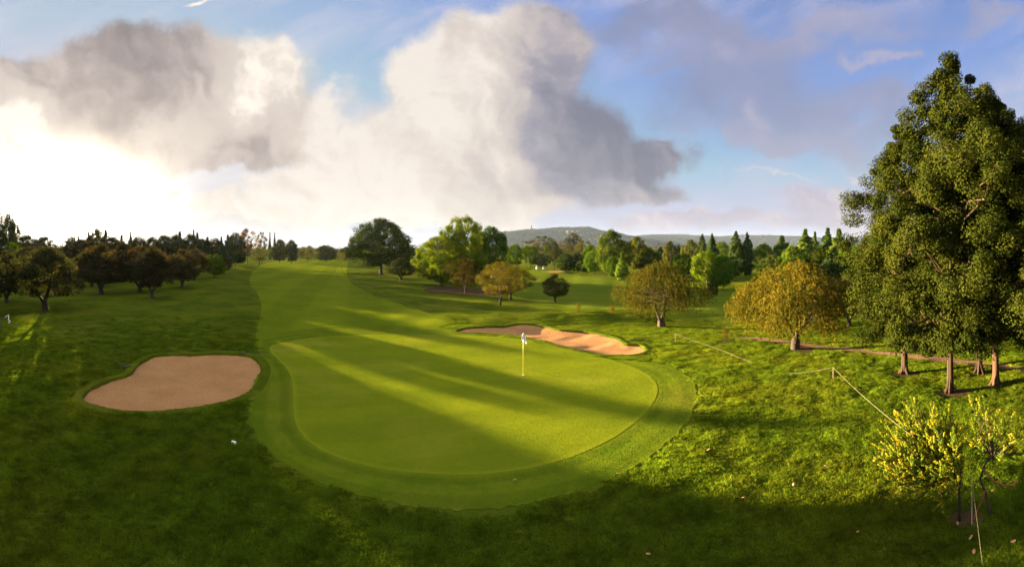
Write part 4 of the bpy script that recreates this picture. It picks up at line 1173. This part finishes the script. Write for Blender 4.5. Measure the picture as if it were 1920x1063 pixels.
def build_houses():
    rg = random.Random(12)
    spots = []
    for i in range(34):
        if i < 24: px = rg.uniform(1058, 1150); t = rg.uniform(-0.80, -0.42); D = 3000 + t * 700
        elif i < 29: px = rg.uniform(950, 1050); t = rg.uniform(-0.9, -0.78); D = 3000 + t * 700
        else: px = rg.uniform(1370, 1440); t = rg.uniform(-0.55, -0.35); D = 4600 + t * 800
        spots.append((px, D))
    bpy.context.view_layer.update()
    dg = bpy.context.evaluated_depsgraph_get()
    for i, (px, D) in enumerate(spots):
        a = (px - 960) / F; x, y = math.sin(a) * D, math.cos(a) * D
        hit, loc, *_ = S.ray_cast(dg, Vector((x, y, 600)), Vector((0, 0, -1)))
        z = loc.z if hit else 30
        w, l, h = rg.uniform(3.5, 5.5), rg.uniform(5, 8), rg.uniform(3.5, 6)
        e = empty('hillside_house', (x, y, z - 1.5), rg.uniform(0, 3.1))
        where = 'under the brow of the distant hill' if i < 24 else ('low on the slope below the tower' if i < 29 else 'on the farther ridge')
        tag(e, 'tiny pale red-roofed house ' + where, 'house', ('houses scattered under the brow of the hill', 'houses low on the slope below the tower', 'houses on the farther ridge')[0 if i < 24 else 1 if i < 29 else 2])
        m = MB(); m.box((0, 0, h / 2), (l, w, h / 2)); m.build('wall', M['wall'], e)
        m = MB(); m.add([(-l - .6, -w - .6, h + .02), (l + .6, -w - .6, h + .02), (l + .6, w + .6, h + .02), (-l - .6, w + .6, h + .02), (-l * .6, 0, h + w * .5), (l * .6, 0, h + w * .5)],
                        [(3, 2, 1, 0), (0, 1, 5, 4), (1, 2, 5), (2, 3, 4, 5), (3, 0, 4)]); m.build('roof', M['roof'], e)
build_houses()

# ------------------------------------------------------------------ yellow bush in front
def build_bush():
    x, y, d = gp(1800, 978); z = float(H(x, y))
    e = empty('flowering_shrub', (x, y, z)); tag(e, 'yellow leaved shrub tree with slender stems and spiky shoots in front of the grove', 'shrub')
    az = math.atan2(x, y); k = d / F
    rx = Vector((math.cos(az), -math.sin(az), 0)); fw = Vector((math.sin(az), math.cos(az), 0))
    def W(px, py, dep=0.0):          # point at an offset seen from the front of the shrub
        return rx * ((px - 1800) * k) + fw * dep + Vector((0, 0, (978 - py) * k))
    rg = random.Random(8); nr = np.random.RandomState(8)
    m = MB()
    m.tube([W(1799, 990), W(1800, 950), W(1798, 920), W(1802, 897)], [0.045, 0.036, 0.032, 0.03], 10, bark=.06, rng=rg)
    m.build('trunk', M['bark_red'], e, True)
    m = MB()
    m.tube([W(1858, 975, .2), W(1850, 935, .2), W(1838, 905, .15), W(1846, 878, .1), (W(1862, 850))], [0.04, 0.032, 0.03, 0.028, 0.02], 9, bark=.06, rng=rg)
    m.build('stem', M['bark_dark'], e, True)
    m = MB()
    m.tube([W(1838, 872, -.1), W(1850, 884, -.12), W(1862, 897, -.16), W(1880, 904, -.2), W(1898, 906, -.2), W(1905, 900, -.18), W(1898, 896, -.15)], [.015, .02, .022, .022, .02, .016, .012], 8)
    m.build('red_cane', M['red_band'], e, True)
    m = MB()
    m.tube([W(1812, 1000, -.2), W(1822, 975, -.1), W(1838, 945, 0), W(1850, 920, .1)], [.018, .02, .02, .016], 8)
    m.build('red_cane', M['red_band'], e, True)
    # branches fan out from the head of the trunk, each with its shoots
    head = W(1803, 893)
    tips = []
    spec = [(1655, 838), (1662, 868), (1672, 808), (1690, 780), (1708, 772), (1722, 768), (1738, 768), (1760, 772), (1778, 778), (1700, 885), (1730, 893), (1770, 895), (1745, 830), (1715, 850), (1790, 815),
            (1815, 800), (1830, 835), (1825, 748), (1852, 745), (1870, 800), (1905, 795), (1885, 850), (1915, 845), (1868, 870), (1690, 845), (1770, 850), (1800, 860), (1840, 775), (1915, 870), (1675, 890)]
    br = MB(); P = []; N = []; tn = []
    for (tx, ty) in spec:
        for rep in range(5 if tx < 1812 else 2):
            dep = rg.uniform(-0.75, 0.75) * (1 - abs(tx - 1780) / 400)
            tip = W(tx + rg.uniform(-14, 14), ty + rg.uniform(-10, 12) + (rep * 10), dep)
            st = head if tx < 1812 else W(1862, 855)
            st = st + Vector((rg.uniform(-.03, .03), rg.uniform(-.03, .03), rg.uniform(-.05, .05)))
            pts = []
            for i in range(7):
                t = i / 6; p = st.lerp(tip, t); p.z += 0.16 * math.sin(math.pi * t) * (tip - st).length * (0.35 if ty > 840 else -0.35)
                if 0 < i < 6: p += Vector((rg.uniform(-1, 1), rg.uniform(-1, 1), rg.uniform(-1, 1))) * 0.025
                pts.append(p)
            br.tube(pts, [0.016 * (1 - t / 7.5) + 0.002 for t in range(7)], 6, cap=False)
            # shoots
            L = (tip - st).length
            ns = 26 if tx < 1812 else 12
            for q in range(ns):
                t = rg.uniform(0.32, 1.0); i = min(5, int(t * 6)); base = pts[i].lerp(pts[i + 1], t * 6 - i)
                dirn = ((tip - st).normalized() * 0.8 + Vector((rg.uniform(-1, 1), rg.uniform(-1, 1), rg.uniform(-0.2, 1.3))) * 0.75).normalized()
                ln = rg.uniform(0.12, 0.34)
                end = base + dirn * ln
                br.tube([base, base.lerp(end, .5) + Vector((0, 0, .012)), end], [0.004, 0.003, 0.0015], 4, cap=False)
                nl = int(ln * (260 if tx < 1812 else 170))
                flower = rg.random() < 0.38
                for u in range(nl):
                    s = rg.uniform(0.05, 1.05); pp = base.lerp(end, s)
                    o = Vector((rg.uniform(-1, 1), rg.uniform(-1, 1), rg.uniform(-1, 1))).normalized()
                    P.append(tuple(pp + o * rg.uniform(0.004, 0.028))); N.append(tuple(o + dirn * 0.3 + Vector((0, 0, .5))))
                    lit = 0.45 * s + (0.35 if flower else 0.0)
                    tn.append(min(1, max(0, lit + rg.uniform(-0.3, 0.3))))
    br.build('branches', M['bark_dark'], e, True)
    v, f = leaf_quads(np.array(P), np.array(N), 0.042, 0.021, nr)
    c = link('foliage', mesh('foliage', v, f, M['leaf_yellow'], False, tn), e); c.color = (1, 1, 1, 1)
build_bush()

# ------------------------------------------------------------------ fallen leaves in the near rough
def build_litter():
    rg = random.Random(3)
    spots = [(1215, 1046), (1608, 1004), (1690, 917), (1820, 1015), (1795, 988), (1697, 916), (1488, 914), (1826, 1042), (1862, 925), (1550, 880), (1395, 938), (1900, 1022), (1765, 935), (1328, 848), (1160, 893), (965, 905)]
    protos = []
    for k in range(3):
        V = []; n = 9
        for i in range(n):
            t = i / (n - 1)
            w = 0.035 * math.sin(math.pi * t) ** 0.7
            V += [(t * .13 - .065, w, .012 * math.sin(t * 5 + k)), (t * .13 - .065, 0, -.008 + .02 * t * (1 - t)), (t * .13 - .065, -w, .014 * math.cos(t * 4 + k))]
        Fc = []
        for i in range(n - 1):
            for j in range(2): a = i * 3 + j; Fc.append((a, a + 1, a + 4, a + 3))
        me = mesh('fallen_leaf', V, Fc, M['deadleaf'], True)
        protos.append(me)
    for i, (px, py) in enumerate(spots):
        x, y, d = gp(px, py)
        o = link('fallen_leaf', protos[i % 3], None, (x, y, float(H(x, y)) + 0.095)); o.rotation_euler = (rg.uniform(-.4, .4), rg.uniform(-.4, .4), rg.uniform(0, 6))
        so_ = o.modifiers.new('thick', 'SOLIDIFY'); so_.thickness = 0.002
        tag(o, 'curled brown fallen leaf lying in the near rough grass', 'leaf', 'fallen leaves scattered over the near rough')
build_litter()

# ------------------------------------------------------------------ rough grass: patches of real blades near the camera
def build_grass():
    nr = np.random.RandomState(9)
    src = []
    for v in range(4):
        n = 520; s = 0.62
        bx = nr.uniform(-s / 2, s / 2, n); by = nr.uniform(-s / 2, s / 2, n)
        # blades stand in loose clumps
        cx = nr.uniform(-s / 2, s / 2, 22); cy = nr.uniform(-s / 2, s / 2, 22); ci = nr.randint(0, 22, n)
        mixv = nr.uniform(size=n) < 0.6
        bx = np.where(mixv, cx[ci] + nr.normal(size=n) * 0.045, bx); by = np.where(mixv, cy[ci] + nr.normal(size=n) * 0.045, by)
        h = nr.uniform(0.035, 0.085, n) * (1 + 0.25 * np.where(mixv, np.sin(ci * 3.1), 0))
        th = nr.uniform(0, 2 * math.pi, n); ln = nr.uniform(0.25, 1.1, n) * h
        w = nr.uniform(0.0050, 0.0100, n)
        px_, py_ = -np.sin(th), np.cos(th)
        la = nr.uniform(0, 2 * math.pi, n)
        lx, ly = np.cos(la) * ln, np.sin(la) * ln
        V = np.stack([np.stack([bx - px_ * w, by - py_ * w, np.full(n, -.015)], 1), np.stack([bx + px_ * w, by + py_ * w, np.full(n, -.015)], 1),
                      np.stack([bx + lx * .35 + px_ * w * .8, by + ly * .35 + py_ * w * .8, h * .62], 1), np.stack([bx + lx, by + ly, h], 1),
                      np.stack([bx + lx * .35 - px_ * w * .8, by + ly * .35 - py_ * w * .8, h * .62], 1)], 1).reshape(-1, 3)
        Fc = np.arange(5 * n).reshape(n, 5)
        tint = np.clip(nr.uniform(0, 1, n) * .6 + .4 * (np.sin(ci * 5.3) * .5 + .5), 0, 1)
        o = link('grass_patch', mesh('grass_patch', V, Fc, M['blade'], False, tint), None, (0, 0, -60 - v))
        src.append(o)
    # lattice of patch positions, growing sparser with distance
    X = []; Y = []; Sx = []
    r = 8.6
    while r < 46:
        st = 0.36 + max(0, (r - 14)) * 0.012
        na = int(2.5 * r / st)
        a = np.linspace(-1.25, 1.25, na) + nr.uniform(-.3, .3, na) * 2.5 / na
        rr = r + nr.uniform(-.3, .3, na) * st
        X.append(np.sin(a) * rr); Y.append(np.cos(a) * rr); Sx.append(np.full(na, st / 0.40))
        r += st
    X = np.concatenate(X); Y = np.concatenate(Y); Sx = np.concatenate(Sx)
    keep = (nr.uniform(size=len(X)) > sstep(np.hypot(X, Y), 26, 46) * 0.6) & ~inside(APRON, X, Y) & ~inside(GREEN, X, Y) & ~inside(FAIR, X, Y)
    for P in (BL, BR): keep &= ~inside(P, X, Y) & (edge_dist(P, X, Y) > 0.30)
    for P in BARE: keep &= ~inside(P, X, Y)
    for P in (APRON,): keep &= edge_dist(P, X, Y) > 0.26
    b = gp(1810, 970); keep &= np.hypot(X - b[0], Y - b[1]) > 0.4
    for q in ((1696, 701), (1782, 736), (1836, 699), (1867, 722)):
        b = gp(*q); keep &= np.hypot(X - b[0], Y - b[1]) > 0.9
    X, Y, Sx = X[keep], Y[keep], Sx[keep]
    Z = H(X, Y)
    lump = 0.5 + 0.5 * np.sin(X * 2.3 + np.sin(Y * 1.9) * 1.5) * np.cos(Y * 2.7 + np.sin(X * 1.3))
    lump2 = 0.5 + 0.5 * np.sin(X * 0.55 + 1.3 * np.sin(Y * 0.4)) * np.cos(Y * 0.6 - X * .2)
    hs = 0.40 + 1.15 * lump * (0.45 + 0.55 * lump2) + nr.uniform(-.15, .25, len(X))
    hs = hs * (1 - 0.78 * sstep(np.hypot(X, Y), 22, 45))
    order = nr.randint(0, 4, len(X))
    me = bpy.data.meshes.new('rough_grass')
    me.vertices.add(len(X)); me.vertices.foreach_set('co', np.column_stack([X, Y, Z]).astype(np.float32).ravel())
    a = me.attributes.new('rot', 'FLOAT_VECTOR', 'POINT'); a.data.foreach_set('vector', np.column_stack([np.zeros(len(X)), np.zeros(len(X)), nr.uniform(0, 6.28, len(X))]).astype(np.float32).ravel())
    a = me.attributes.new('scl', 'FLOAT_VECTOR', 'POINT'); a.data.foreach_set('vector', np.column_stack([Sx, Sx, hs * (0.8 + 0.2 * Sx)]).astype(np.float32).ravel())
    a = me.attributes.new('pick', 'INT', 'POINT'); a.data.foreach_set('value', order.astype(np.int32))
    o = link('rough_grass', me); tag(o, kind='stuff'); o['label'] = 'short uneven rough grass round the apron and bunkers'
    ng = bpy.data.node_groups.new('scatter', 'GeometryNodeTree')
    ng.interface.new_socket('Geometry', in_out='INPUT', socket_type='NodeSocketGeometry')
    ng.interface.new_socket('Geometry', in_out='OUTPUT', socket_type='NodeSocketGeometry')
    nn = ng.nodes; gi = nn.new('NodeGroupInput'); go = nn.new('NodeGroupOutput')
    inst = nn.new('GeometryNodeInstanceOnPoints')
    jn = nn.new('GeometryNodeGeometryToInstance')
    for s_ in src[::-1]:
        oi = nn.new('GeometryNodeObjectInfo'); oi.inputs['Object'].default_value = s_
        oi.transform_space = 'ORIGINAL'
        ng.links.new(oi.outputs['Geometry'], jn.inputs[0])
    def attr(nm, dt):
        q = nn.new('GeometryNodeInputNamedAttribute'); q.data_type = dt; q.inputs['Name'].default_value = nm; return q.outputs['Attribute']
    ng.links.new(gi.outputs[0], inst.inputs['Points']); ng.links.new(jn.outputs[0], inst.inputs['Instance'])
    inst.inputs['Pick Instance'].default_value = True
    ng.links.new(attr('pick', 'INT'), inst.inputs['Instance Index'])
    e2r = nn.new('FunctionNodeEulerToRotation'); ng.links.new(attr('rot', 'FLOAT_VECTOR'), e2r.inputs[0]); ng.links.new(e2r.outputs[0], inst.inputs['Rotation'])
    ng.links.new(attr('scl', 'FLOAT_VECTOR'), inst.inputs['Scale'])
    ng.links.new(inst.outputs[0], go.inputs[0])
    md = o.modifiers.new('scatter', 'NODES'); md.node_group = ng
    for s_ in src:
        s_.hide_render = True; s_.hide_viewport = True
    print('grass patches', len(X))
build_grass()

# ------------------------------------------------------------------ the air
def build_haze():
    m, n, out = new_mat('haze')
    v = n.new('ShaderNodeVolumePrincipled')
    v.inputs['Color'].default_value = (0.58, 0.74, 1.0, 1)
    v.inputs['Density'].default_value = 0.000026
    v.inputs['Anisotropy'].default_value = 0.10
    n.t.links.new(v.outputs[0], out.inputs['Volume'])
    b = MB(); b.box((0, 0, 0), (5450, 5450, 95))
    o = b.build('haze', m, None, False, (0, 0, 90)); tag(o, kind='stuff')
build_haze()
